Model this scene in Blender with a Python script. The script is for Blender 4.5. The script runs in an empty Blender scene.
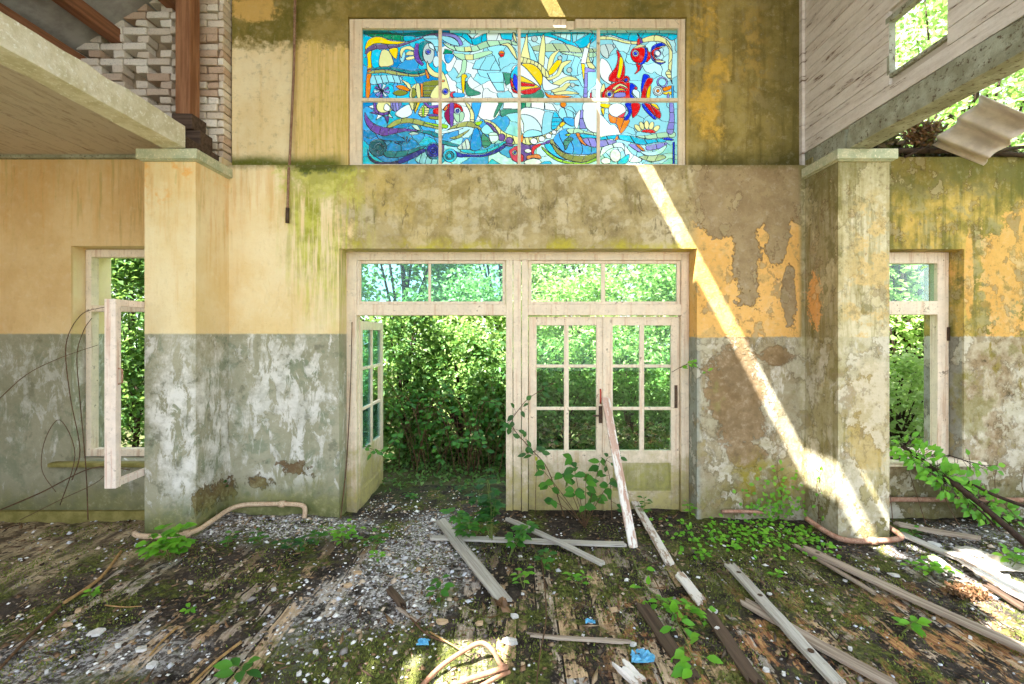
import bpy, bmesh, math, random
import numpy as np
from mathutils import Vector, Matrix
random.seed(7); RNG = np.random.default_rng(7)
SC = bpy.context.scene; COL = SC.collection
EYE = 1.79; FPX = 455.0; VX, VY = 517.0, 334.0

# ------------------------------------------------------------------ layout helpers
def W(px, py, d):
    """a point at depth d along the sight line through photo pixel px,py"""
    return Vector(((px-VX)/FPX*d, d, EYE+(VY-py)/FPX*d))

# --- value noise, used for the floor relief
_LAT = RNG.random((256, 256))
def vnoise(x, y):
    x = np.asarray(x, float); y = np.asarray(y, float)
    xi = np.floor(x).astype(int); yi = np.floor(y).astype(int)
    fx = x-xi; fy = y-yi; fx = fx*fx*(3-2*fx); fy = fy*fy*(3-2*fy)
    g = lambda a, b: _LAT[a % 256, b % 256]
    return (g(xi, yi)*(1-fx)+g(xi+1, yi)*fx)*(1-fy)+(g(xi, yi+1)*(1-fx)+g(xi+1, yi+1)*fx)*fy
def fbm(x, y, o=4):
    s = 0; a = .5
    for k in range(o):
        s = s+a*vnoise(np.asarray(x)*2**k+17.3*k, np.asarray(y)*2**k+5.1*k); a *= .5
    return s
def FH(x, y):
    """height of the debris covered floor"""
    x = np.asarray(x, float); y = np.asarray(y, float)
    h = -.065+.055*(fbm(x*1.3+3, y*1.3+9, 3)-.45)+.05*(fbm(x*5+1, y*4, 4)-.45)+.026*(fbm(x*17, y*13, 3)-.45)
    h = h+.07*np.exp(-((x+2.6)/.9)**2-((y-4.35)/.35)**2)+.05*np.exp(-((x+.9)/.5)**2-((y-3.9)/.7)**2)
    h = h+.06*np.exp(-((x-4.4)/1.0)**2-((y-4.0)/.6)**2)
    return h
def G(px, py, lift=0.0):
    """the floor point seen at photo pixel px,py"""
    d = 3.0
    for k in range(8):
        d0 = FPX*(EYE-float(FH((px-VX)/FPX*d, d))-lift)/(py-VY)
        d = .5*d+.5*d0
    x = (px-VX)/FPX*d
    return Vector((x, d, float(FH(x, d))+lift))

# ------------------------------------------------------------------ mesh helpers
class MB:
    def __init__(s): s.v = []; s.f = []; s.m = []
    def add(s, vs, fs, mi=0):
        o = len(s.v); s.v += [tuple(v) for v in vs]; s.f += [tuple(i+o for i in f) for f in fs]; s.m += [mi]*len(fs); return o
    def box(s, a, b, mi=0, jit=0):
        x0, y0, z0 = a; x1, y1, z1 = b
        r = lambda: random.uniform(-jit, jit) if jit else 0
        vs = [(x+r(), y+r(), z+r()) for z in (z0, z1) for y in (y0, y1) for x in (x0, x1)]
        s.add(vs, [(0, 2, 3, 1), (4, 5, 7, 6), (0, 1, 5, 4), (2, 6, 7, 3), (0, 4, 6, 2), (1, 3, 7, 5)], mi)
    def tube(s, pts, rad, n=8, caps=True, mi=0):
        pts = [Vector(p) for p in pts]; k = len(pts)
        if not hasattr(rad, '__len__'): rad = [rad]*k
        up = Vector((.13, .21, 1)).normalized(); vs = []; prev = None
        for i, p in enumerate(pts):
            t = (pts[min(i+1, k-1)]-pts[max(i-1, 0)])
            if t.length < 1e-7: t = Vector((0, 0, 1))
            t.normalize()
            if prev is None:
                a = t.cross(up)
                if a.length < .05: a = t.cross(Vector((1, 0, 0)))
            else:
                a = prev-t*prev.dot(t)
            a.normalize(); prev = a; b = t.cross(a)
            for j in range(n):
                w = 2*math.pi*j/n
                vs.append(p+(a*math.cos(w)+b*math.sin(w))*rad[i])
        fs = [(i*n+j, i*n+(j+1) % n, (i+1)*n+(j+1) % n, (i+1)*n+j) for i in range(k-1) for j in range(n)]
        if caps: fs += [tuple(range(n-1, -1, -1)), tuple((k-1)*n+j for j in range(n))]
        s.add(vs, fs, mi)
    def leaf(s, base, d, up, L, Wd, fold=.25, droop=.2, mi=0):
        d = Vector(d).normalized(); up = Vector(up); sd = d.cross(up)
        if sd.length < .01: sd = d.cross(Vector((1, .3, .1)))
        sd.normalize(); nn = sd.cross(d)
        P = lambda u, w, h: Vector(base)+d*(u*L)+sd*(w*Wd*.5)+nn*(h*Wd-droop*L*u*u)
        vs = [P(0, 0, 0), P(.22, .72, fold*.36), P(.5, 1, fold*.5), P(.78, .6, fold*.3), P(1, 0, 0), P(.78, -.6, fold*.3), P(.5, -1, fold*.5), P(.22, -.72, fold*.36), P(.3, 0, 0), P(.65, 0, 0)]
        s.add(vs, [(0, 8, 1), (1, 8, 9, 2), (2, 9, 3), (3, 9, 4), (4, 9, 5), (5, 9, 6), (6, 9, 8, 7), (7, 8, 0)], mi)
    def build(s, name, mat, parent=None, smooth=False, bevel=0):
        me = bpy.data.meshes.new(name); me.from_pydata(s.v, [], s.f); me.update()
        for m in (mat if isinstance(mat, (list, tuple)) else [mat]): me.materials.append(m)
        if any(s.m): me.polygons.foreach_set('material_index', s.m)
        if smooth: me.polygons.foreach_set('use_smooth', [True]*len(s.f))
        o = bpy.data.objects.new(name, me); COL.objects.link(o)
        if parent is not None:
            o.parent = parent
            o.matrix_parent_inverse = parent.matrix_world.inverted() if parent.get('_w') is None else Matrix.Identity(4)
        if bevel:
            b = o.modifiers.new('bevel', 'BEVEL'); b.width = bevel; b.segments = 2; b.limit_method = 'ANGLE'
        return o
def tag(o, label=None, cat=None, group=None, kind=None):
    if label: o['label'] = label
    if cat: o['category'] = cat
    if group: o['group'] = group
    if kind: o['kind'] = kind
    return o
def empty(name, loc=(0, 0, 0), label=None, cat=None, group=None, kind=None, rotz=0):
    o = bpy.data.objects.new(name, None); o.empty_display_size = .1; COL.objects.link(o)
    o.matrix_world = Matrix.Translation(Vector(loc)) @ Matrix.Rotation(rotz, 4, 'Z')
    return tag(o, label, cat, group, kind)
def child(o, p):
    o.parent = p; return o
def np_mesh(name, V, F, mat, parent=None, mats=None, mi=None, smooth=False):
    """mesh from numpy arrays, F is (n,3) or (n,4)"""
    me = bpy.data.meshes.new(name); n, k = F.shape
    me.vertices.add(len(V)); me.vertices.foreach_set('co', np.ascontiguousarray(V, dtype=np.float32).ravel())
    me.loops.add(n*k); me.loops.foreach_set('vertex_index', np.ascontiguousarray(F, dtype=np.int32).ravel())
    me.polygons.add(n); me.polygons.foreach_set('loop_start', np.arange(0, n*k, k, dtype=np.int32))
    for m in (mats or [mat]): me.materials.append(m)
    if mi is not None: me.polygons.foreach_set('material_index', np.asarray(mi, dtype=np.int32))
    if smooth: me.polygons.foreach_set('use_smooth', np.ones(n, dtype=bool))
    me.update(calc_edges=True); me.validate()
    o = bpy.data.objects.new(name, me); COL.objects.link(o)
    if parent is not None:
        o.parent = parent; o.matrix_parent_inverse = parent.matrix_world.inverted()
    return o

# ------------------------------------------------------------------ node language
def lin(c):
    f = lambda u: u/12.92 if u <= .04045 else ((u+.055)/1.055)**2.4
    return tuple(f(v/255) for v in c)+(1.0,)
class X:
    def __init__(s, nb, k): s.nb = nb; s.k = k
    def _b(s, op, o, r=False):
        a, b = (o, s) if r else (s, o)
        return s.nb.math(op, a, b)
    def __add__(s, o): return s._b('ADD', o)
    def __radd__(s, o): return s._b('ADD', o, True)
    def __sub__(s, o): return s._b('SUBTRACT', o)
    def __rsub__(s, o): return s._b('SUBTRACT', o, True)
    def __mul__(s, o): return s._b('MULTIPLY', o)
    def __rmul__(s, o): return s._b('MULTIPLY', o, True)
    def __truediv__(s, o): return s._b('DIVIDE', o)
class NB:
    def __init__(s, name):
        s.mat = bpy.data.materials.new(name); s.mat.use_nodes = True; s.t = s.mat.node_tree; s.t.nodes.clear()
        s.out = s.t.nodes.new('ShaderNodeOutputMaterial'); s._g = None
    def node(s, ty, **kw):
        n = s.t.nodes.new(ty)
        for k, v in kw.items(): setattr(n, k, v)
        return n
    def put(s, sock, v):
        if isinstance(v, X): s.t.links.new(v.k, sock)
        elif hasattr(v, 'is_output'): s.t.links.new(v, sock)
        else: sock.default_value = v
    def math(s, op, a, b=None, c=None):
        n = s.node('ShaderNodeMath', operation=op); s.put(n.inputs[0], a)
        if b is not None: s.put(n.inputs[1], b)
        if c is not None: s.put(n.inputs[2], c)
        return X(s, n.outputs[0])
    def geo(s, which):
        if s._g is None: s._g = s.node('ShaderNodeNewGeometry')
        return X(s, s._g.outputs[which])
    def pos(s, obj=False):
        if obj:
            v = X(s, s.node('ShaderNodeTexCoord').outputs['Object'])
        else: v = s.geo('Position')
        n = s.node('ShaderNodeSeparateXYZ'); s.put(n.inputs[0], v)
        return v, X(s, n.outputs[0]), X(s, n.outputs[1]), X(s, n.outputs[2])
    def vec(s, x, y, z):
        n = s.node('ShaderNodeCombineXYZ'); s.put(n.inputs[0], x); s.put(n.inputs[1], y); s.put(n.inputs[2], z); return X(s, n.outputs[0])
    def noise(s, v, scale, detail=4, rough=.55, dist=0):
        n = s.node('ShaderNodeTexNoise'); s.put(n.inputs['Vector'], v)
        n.inputs['Scale'].default_value = scale; n.inputs['Detail'].default_value = detail
        n.inputs['Roughness'].default_value = rough; n.inputs['Distortion'].default_value = dist
        return X(s, n.outputs[0])
    def vor(s, v, scale, feature='F1', rnd=1.0):
        n = s.node('ShaderNodeTexVoronoi', feature=feature); s.put(n.inputs['Vector'], v); n.inputs['Scale'].default_value = scale
        n.inputs['Randomness'].default_value = rnd
        return n
    def white(s, v):
        n = s.node('ShaderNodeTexWhiteNoise', noise_dimensions='3D'); s.put(n.inputs['Vector'], v); return X(s, n.outputs[0])
    def ss(s, lo, hi, x):
        n = s.node('ShaderNodeMapRange', interpolation_type='SMOOTHSTEP'); s.put(n.inputs[0], x)
        inv = not isinstance(lo, X) and not isinstance(hi, X) and lo > hi
        a, b = (hi, lo) if inv else (lo, hi)
        s.put(n.inputs[1], a); s.put(n.inputs[2], b)
        n.inputs[3].default_value = 1.0 if inv else 0.0; n.inputs[4].default_value = 0.0 if inv else 1.0
        return X(s, n.outputs[0])
    def mix(s, f, a, b):
        n = s.node('ShaderNodeMix', data_type='RGBA')
        s.put(n.inputs[0], f)
        for i, c in ((6, a), (7, b)):
            s.put(n.inputs[i], lin(c) if isinstance(c, tuple) and len(c) == 3 else c)
        return X(s, n.outputs[2])
    def mixf(s, f, a, b): return a*(1-f)+b*f if isinstance(f, X) else None
    def attr(s, name):
        n = s.node('ShaderNodeAttribute', attribute_name=name); return X(s, n.outputs['Color'])
    def ramp(s, f, stops, const=False):
        n = s.node('ShaderNodeValToRGB'); s.put(n.inputs[0], f); e = n.color_ramp.elements
        if const: n.color_ramp.interpolation = 'CONSTANT'
        while len(e) < len(stops): e.new(.5)
        for k, (p, c) in zip(e, stops): k.position = p; k.color = lin(c)
        return X(s, n.outputs[0])
    def bump(s, h, strength=1.0, dist=1.0):
        n = s.node('ShaderNodeBump'); n.inputs['Strength'].default_value = strength; n.inputs['Distance'].default_value = dist
        s.put(n.inputs['Height'], h); return X(s, n.outputs[0])
    def principled(s, col, rough=.8, normal=None, spec=.3, metal=0, **kw):
        n = s.node('ShaderNodeBsdfPrincipled'); s.put(n.inputs['Base Color'], lin(col) if isinstance(col, tuple) and len(col) == 3 else col)
        s.put(n.inputs['Roughness'], rough); n.inputs['Specular IOR Level'].default_value = spec; n.inputs['Metallic'].default_value = metal
        if normal is not None: s.put(n.inputs['Normal'], normal)
        return n.outputs[0]
    def finish(s, sh):
        s.t.links.new(sh, s.out.inputs['Surface']); return s.mat

M = {}
# ------------------------------------------------------------------ materials
def make_plaster():
    b = NB('weathered_plaster'); v, x, y, z = b.pos()
    n1 = b.noise(v, 1.7, 6, .6); n2 = b.noise(v, 6.5, 7, .65); n3 = b.noise(v, 26, 5, .7); mot = b.noise(v, 13, 8, .78)
    st = b.noise(b.vec(x*6.0+y*6.0, y*2.0, z*.45), 2.2, 6, .62)          # vertical run stains
    st2 = b.noise(b.vec(x*11.0+y*9.0+7.0, y*3.0, z*.8+3.0), 1.6, 6, .7)
    sc = b.noise(b.vec(x*3.2+y*3.0, y+4.0, z*1.3), 2.6, 8, .74, .6)      # scrapes
    blotch = b.noise(v, 3.3, 8, .68, .3)
    warp = (n2-.5)*2.0+(n1-.5)*1.3+(n3-.5)*.45
    def blob(cx, cz, rx, rz, soft=.08, wp=1.0):
        dx = (x-cx)/rx; dz = (z-cz)/rz
        d = b.math('SQRT', dx*dx+dz*dz)+warp*wp
        return b.ss(1+soft, 1-soft, d)
    fine = (n3-.5)
    # ---- cream upper coat
    cream = b.mix(b.ss(.35, .65, n1), (230, 204, 150), (238, 220, 178))
    cream = b.mix(b.ss(.52, .8, st)*.5, cream, (218, 178, 114))
    cream = b.mix(b.ss(.60, .72, blotch)*.35, cream, (240, 226, 190))
    tan = b.mix(b.ss(.38, .7, n1), (226, 196, 146), (214, 178, 124))
    left = b.ss(-3.32, -3.40, x)*b.ss(4.58, 4.56, y)  # left bay's brownish shade and the reveal's lit cream are put into the colour
    up = b.mix(left, cream, tan)
    up = b.mix(left*blob(-3.75, 3.1, .45, .55, .4)*b.ss(.48, .66, st2)*.5, up, (164, 130, 74))
    up = b.mix(b.ss(2.75, 3.4, z+(st-.5)*2.0+(n2-.5))*b.ss(-1.9, -2.1, x)*b.ss(.40, .66, st)*.5, up, (220, 170, 104))
    up = b.mix(b.ss(.56, .62, st2)*b.ss(2.4, 3.2, z)*b.ss(-2.6, -2.8, x)*.4, up, (186, 166, 96))
    # left pier orange knocks
    up = b.mix(blob(-3.25, 3.2, .3, .25, .2)*b.ss(.45, .6, blotch), up, (232, 172, 92))
    # ---- right hand orange coat
    orange = b.mix(b.ss(.35, .7, n1), (228, 180, 106), (216, 166, 90))
    orange = b.mix(b.ss(.5, .8, st)*.5, orange, (208, 156, 90))
    orange = b.mix(b.ss(.52, .62, blotch)*.5, orange, (222, 188, 130))
    orange = b.mix(b.ss(.56, .62, n2)*.55, orange, (190, 160, 104))
    rt = b.ss(1.5, 1.7, x)
    up = b.mix(rt, up, orange)
    bare = b.mix(b.ss(.3, .7, blotch), (166, 146, 110), (138, 116, 84))
    bare = b.mix(b.ss(.5, .7, n2)*.6, bare, (186, 166, 124))
    bareM = b.ss(2.90, 2.93, z+warp*.20)*b.ss(1.5, 1.65, x)
    bareM = b.math('MAXIMUM', bareM, blob(2.30, 2.55, .13, .40)*rt)
    bareM = b.math('MAXIMUM', bareM, blob(2.60, 2.85, .12, .35)*rt)
    bareM = b.math('MAXIMUM', bareM, blob(2.72, 2.2, .06, .25)*rt)
    bareM = b.math('MAXIMUM', bareM, blob(2.12, 2.9, .3, .13)*rt)
    bareM = bareM*b.ss(2.9, 2.84, x)
    up = b.mix(bareM, up, bare)
    bedge = b.ss(.05, .5, bareM)*b.ss(.95, .5, bareM)
    up = b.mix(bedge*.75, up, (92, 66, 40))
    # ---- lintel band over the doors
    lint = b.mix(b.ss(.38, .62, blotch), (182, 164, 118), (142, 126, 88))
    lint = b.mix(b.ss(.5, .60, n2)*.8, lint, (204, 190, 156))
    lint = b.mix(b.ss(.0, -1.6, x)*b.ss(.40, .6, n1)*.7, lint, (204, 178, 98))
    lint = b.mix(b.ss(.48, .66, st)*b.ss(.42, .58, blotch)*.75, lint, (134, 122, 62))
    lint = b.mix(b.ss(.56, .64, sc)*.7, lint, (104, 92, 60))
    lintM = b.ss(-1.85, -1.65, x+warp*.25)*b.ss(1.86, 1.7, x)*b.ss(2.60, 2.66, z)
    up = b.mix(lintM, up, lint)
    up = b.mix(lintM*b.ss(2.78, 2.66, z+warp*.1)*b.ss(.45, .6, blotch)*.8, up, (190, 178, 60))
    # green runs under the pipe
    gs = blob(-1.95, 3.05, .40, 1.0, .5, .35)*b.ss(.40, .62, st2)
    gs = b.math('MAXIMUM', gs, blob(-1.98, 3.38, .4, .28, .3)*.85)
    up = b.mix(gs, up, b.mix(b.ss(.4, .6, n2), (196, 194, 88), (162, 162, 62)))
    up = b.mix(blob(-2.0, 3.5, .33, .12, .3), up, (78, 88, 28))
    up = b.mix(b.ss(3.42, 3.5, z+warp*.05)*b.ss(-3, -2.8, x)*b.ss(2.9, 2.8, x)*.7, up, (104, 96, 48))
    # ---- right pier and far right bay
    pier = b.ss(2.80, 2.86, x)
    olive = b.mix(b.ss(.34, .66, blotch), (212, 202, 170), (178, 166, 124))
    olive = b.mix(b.ss(.44, .64, st2)*.75, olive, (140, 126, 70))
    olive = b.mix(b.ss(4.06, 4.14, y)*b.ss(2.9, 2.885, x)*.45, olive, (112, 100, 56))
    olive = b.mix(b.ss(.55, .68, sc)*.8, olive, (212, 198, 158))
    olive = b.mix(b.ss(2.9, 3.3, z+warp*.12)*.6, olive, (104, 98, 44))
    olive = b.mix(blob(3.2, 2.3, .3, .8, .3)*b.ss(.48, .58, n2)*.8, olive, (222, 188, 122))
    dyy = (y-4.40)/.09; dzz = (z-2.10)/.24
    opat = b.ss(1.08, .92, b.math('SQRT', dyy*dyy+dzz*dzz)+(mot-.5)*4.0+warp*.4)*b.ss(2.9, 2.885, x)
    olive = b.mix(opat, olive, (222, 164, 96))
    olive = b.mix(b.ss(.50, .66, n2)*b.ss(3.40, 2.5, z)*.4, olive, (150, 142, 110))
    up = b.mix(pier, up, olive)
    far = b.ss(3.34, 3.40, x)
    farc = b.mix(b.ss(.40, .60, blotch), (206, 172, 92), (150, 136, 66))
    farc = b.mix(b.ss(.48, .64, st)*.85, farc, (112, 108, 54))
    farc = b.mix(b.ss(.52, .6, n2)*.6, farc, (178, 166, 124))
    om = blob(4.85, 2.3, .26, .6, .06)
    om = b.math('MAXIMUM', om, blob(5.1, 2.7, .12, .4, .06))
    om = b.math('MAXIMUM', om, blob(4.52, 2.35, .05, .45, .1, .4))
    farc = b.mix(om, farc, orange)
    farc = b.mix(b.ss(3.0, 3.4, z+warp*.12)*.8, farc, (104, 98, 48))
    up = b.mix(far, up, farc)
    # ---- grey green dado
    lo = b.mix(b.ss(.35, .65, n1), (152, 150, 126), (172, 168, 146))
    lo = b.mix(b.ss(.5, .62, blotch)*.6, lo, (116, 132, 108))
    scr = b.ss(.57, .62, sc)*.9
    scr = b.math('MAXIMUM', scr, b.ss(.43, .50, sc)*blob(-3.04, 1.0, .22, .75, .4, .6)*1.0)
    scr = b.math('MAXIMUM', scr, b.ss(.47, .54, sc)*blob(-2.32, 1.0, .42, .75, .4, .6)*.9)
    scr = b.math('MAXIMUM', scr, b.ss(.49, .55, sc)*blob(-4.75, 1.2, .4, .5, .5, .6)*.7)
    scr = scr*b.ss(1.8, 1.6, x)*b.ss(.05, .3, z)
    lo = b.mix(scr, lo, b.mix(b.ss(.4, .6, n2), (226, 224, 218), (198, 196, 186)))
    lo = b.mix(b.ss(.58, .66, n2)*b.ss(1.6, 1.4, x)*.5, lo, (100, 104, 86))
    def chipm(cx, cz, rx, rz):
        dx = (x-cx)/rx; dz = (z-cz)/rz+dx*.4
        return b.ss(1.06, .94, b.math('SQRT', dx*dx+dz*dz)+(mot-.5)*5.0+(n2-.5)*1.5)
    br = chipm(-2.22, .45, .13, .06)
    br = b.math('MAXIMUM', br, chipm(-2.58, .31, .13, .05))
    br = b.math('MAXIMUM', br, chipm(-2.86, .25, .05, .10))
    lo = b.mix(br, lo, (112, 92, 66))
    lo = b.mix(b.ss(.42, .05, z+warp*.25)*b.ss(1.8, 1.6, x)*.85, lo, b.mix(b.ss(.4, .6, n2), (124, 124, 70), (92, 98, 46)))
    lo = b.mix(left*.35, lo, (124, 118, 92))
    # right side dado
    rlo = b.mix(b.ss(.38, .62, blotch), (176, 168, 142), (152, 138, 108))
    rlo = b.mix(b.ss(.52, .66, sc)*.8, rlo, (214, 208, 194))
    bp = blob(2.22, 1.2, .28, .52)
    bp = b.math('MAXIMUM', bp, blob(2.27, .57, .18, .15))
    bp = b.math('MAXIMUM', bp, blob(2.6, 1.55, .18, .12))
    bp = bp*b.ss(2.84, 2.8, x)
    rlo = b.mix(bp, rlo, b.mix(b.ss(.3, .7, n2), (146, 122, 88), (122, 100, 70)))
    rlo = b.mix(blob(2.45, .25, .42, .3, .5)*b.ss(.4, .56, n2), rlo, (148, 134, 44))
    rlo = b.mix(blob(2.1, .1, .6, .2, .5)*.6, rlo, (110, 100, 44))
    rlo = b.mix(b.ss(1.72, 1.78, x)*b.ss(1.86, 1.8, x), rlo, (150, 152, 140))
    plo = b.mix(b.ss(.38, .6, blotch), (196, 188, 160), (166, 156, 116))
    plo = b.mix(b.ss(.5, .66, st2)*.7, plo, (140, 130, 76))
    plo = b.mix(b.ss(.56, .66, sc)*.8, plo, (206, 200, 184))
    plo = b.mix(blob(3.15, 1.0, .2, .5, .2)*.65, plo, (180, 154, 84))
    plo = b.mix(b.ss(.5, .1, z+warp*.2)*.7, plo, (122, 116, 62))
    rlo = b.mix(pier, rlo, plo)
    flo = b.mix(b.ss(.36, .64, n2), (186, 172, 146), (150, 128, 98))
    flo = b.mix(b.ss(.5, .63, blotch), flo, (206, 198, 180))
    flo = b.mix(b.ss(.56, .64, sc), flo, (142, 124, 58))
    flo = b.mix(b.ss(.62, .7, n2), flo, (92, 80, 58))
    flo = b.mix(b.ss(.55, .2, z+warp*.15)*.85, flo, (106, 100, 60))
    flo = b.mix(b.ss(4.56, 4.58, y)*.8, flo, (132, 134, 128))
    rlo = b.mix(far, rlo, flo)
    pv = b.vec(x+3.7, y+1.3, z*.8+2.0); pl = b.noise(pv, 2.3, 10, .64); pl2 = b.noise(pv, 5.2, 9, .62)
    peel = b.ss(.535, .545, pl); rim = b.ss(.50, .533, pl)*b.ss(.545, .535, pl)
    nb = 1-bp*.9
    rlo = b.mix(peel*nb*.55, rlo, b.mix(b.ss(.42, .58, n2), (212, 206, 192), (184, 176, 152)))
    rlo = b.mix(rim*nb*.4, rlo, (84, 74, 54))
    rlo = b.mix(b.ss(.585, .595, pl2)*nb*.6, rlo, b.mix(b.ss(.42, .58, n2), (132, 112, 82), (150, 134, 84)))
    rlo = b.mix(b.ss(.555, .583, pl2)*b.ss(.595, .585, pl2)*nb*.35, rlo, (78, 66, 46))
    rlo = b.mix(b.ss(.44, .38, pl)*.6, rlo, (136, 130, 78))
    rup = b.ss(2.80, 2.86, x)
    up = b.mix(rup*b.ss(.565, .575, pl)*.45, up, b.mix(b.ss(.42, .58, n2), (206, 192, 152), (176, 162, 118)))
    up = b.mix(rup*b.ss(.53, .563, pl)*b.ss(.575, .565, pl)*.35, up, (92, 80, 46))
    up = b.mix(rup*b.ss(.43, .37, pl2)*.6, up, (112, 106, 56))
    up = b.mix(b.ss(1.6, 1.7, x)*b.ss(.61, .62, pl2)*.7, up, b.mix(b.ss(.4, .6, n2), (150, 134, 98), (178, 160, 120)))
    up = b.mix(b.ss(1.6, 1.7, x)*b.ss(.58, .607, pl2)*b.ss(.62, .61, pl2)*.5, up, (100, 72, 42))
    lo = b.mix(b.ss(1.6, 1.72, x), lo, rlo)
    line = b.ss(1.8, 1.782, z+(n3-.5)*.02+b.ss(1.6, 1.7, x)*(.03+(n2-.5)*.05))
    col = b.mix(line, up, lo)
    col = b.mix(b.ss(.52, .68, mot)*(b.ss(-1.9, -1.4, x)*.26+(1-b.ss(1.78, 1.82, z))*.08+.08), col, (104, 92, 68))
    col = b.mix(b.ss(.50, .30, mot)*.16, col, (240, 232, 212))
    rm = b.ss(1.6, 1.7, x)
    col = b.mix(rm*b.ss(.60, .66, mot)*.35, col, (86, 74, 54))
    h = fine*.006+(n2-.5)*.008-bareM*.006-bp*.006-br*.012+scr*.002+line*.0015
    return b.finish(b.principled(col, .85, b.bump(h, .9), .2))

def make_upper():
    b = NB('upper_plaster'); v, x, y, z = b.pos()
    n1 = b.noise(v, 1.8, 6, .6); n2 = b.noise(v, 6.5, 7, .65); n3 = b.noise(v, 26, 5, .7); blotch = b.noise(v, 3.1, 8, .68, .3)
    st = b.noise(b.vec(x*6.0, y, z*.4), 2.2, 6, .62); st2 = b.noise(b.vec(x*13.0+7.0, y, z*.7+3.0), 1.6, 6, .7)
    warp = (n2-.5)*2.0+(n1-.5)*1.3+(n3-.5)*.45
    def blob(cx, cz, rx, rz, soft=.08, wp=1.0):
        dx = (x-cx)/rx; dz = (z-cz)/rz
        return b.ss(1+soft, 1-soft, b.math('SQRT', dx*dx+dz*dz)+warp*wp)
    cream = b.mix(b.ss(.35, .65, n1), (230, 206, 154), (240, 224, 182))
    cream = b.mix(b.ss(.5, .8, st)*.6, cream, (214, 172, 92))
    yel = b.mix(b.ss(.42, .66, st2), (226, 196, 132), (204, 178, 96))
    col = b.mix(b.ss(-2.36, -2.28, x), cream, yel)
    moss = b.mix(b.ss(.36, .62, blotch), (160, 140, 78), (112, 104, 44))
    moss = b.mix(b.ss(.55, .7, n2)*.7, moss, (186, 170, 120))
    col = b.mix(b.ss(4.72, 4.84, z+warp*.18), col, moss)
    col = b.mix(blob(-2.7, 5.15, .22, .12, .2)*.8, col, (224, 182, 104))
    col = b.mix(b.ss(3.68, 3.55, z+warp*.08)*b.ss(-1.7, -1.9, x), col, (104, 108, 36))
    col = b.mix(b.ss(4.98, 5.06, z)*b.ss(-1.9, -1.7, x)*b.ss(1.9, 1.7, x), col, b.mix(b.ss(.4, .62, blotch), (142, 124, 62), (108, 100, 48)))
    # mossy right end
    rr = b.mix(b.ss(.36, .64, blotch), (164, 146, 84), (120, 106, 54))
    rr = b.mix(b.ss(.46, .66, st)*.7, rr, (108, 94, 46))
    rr = b.mix(b.ss(.52, .64, n2)*.6, rr, (182, 164, 112))
    rr = b.mix(blob(1.95, 4.6, .2, .8, .4)*b.ss(.4, .55, blotch), rr, (206, 168, 74))
    rr = b.mix(blob(2.45, 4.75, .18, .5, .4)*b.ss(.45, .6, n2)*.8, rr, (190, 158, 84))
    rr = b.mix(b.ss(2.3, 2.9, x+warp*.2)*.65, rr, (84, 78, 36))
    rr = b.mix(b.ss(3.75, 3.5, z+warp*.15)*.8, rr, (74, 70, 26))
    col = b.mix(b.ss(1.72, 1.80, x), col, rr)
    mot = b.noise(v, 13, 8, .78)
    col = b.mix(b.ss(.52, .68, mot)*.35, col, (96, 84, 58))
    col = b.mix(b.ss(.50, .30, mot)*.14, col, (236, 226, 200))
    h = (n3-.5)*.006+(n2-.5)*.008
    return b.finish(b.principled(col, .85, b.bump(h, .9), .2))

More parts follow.
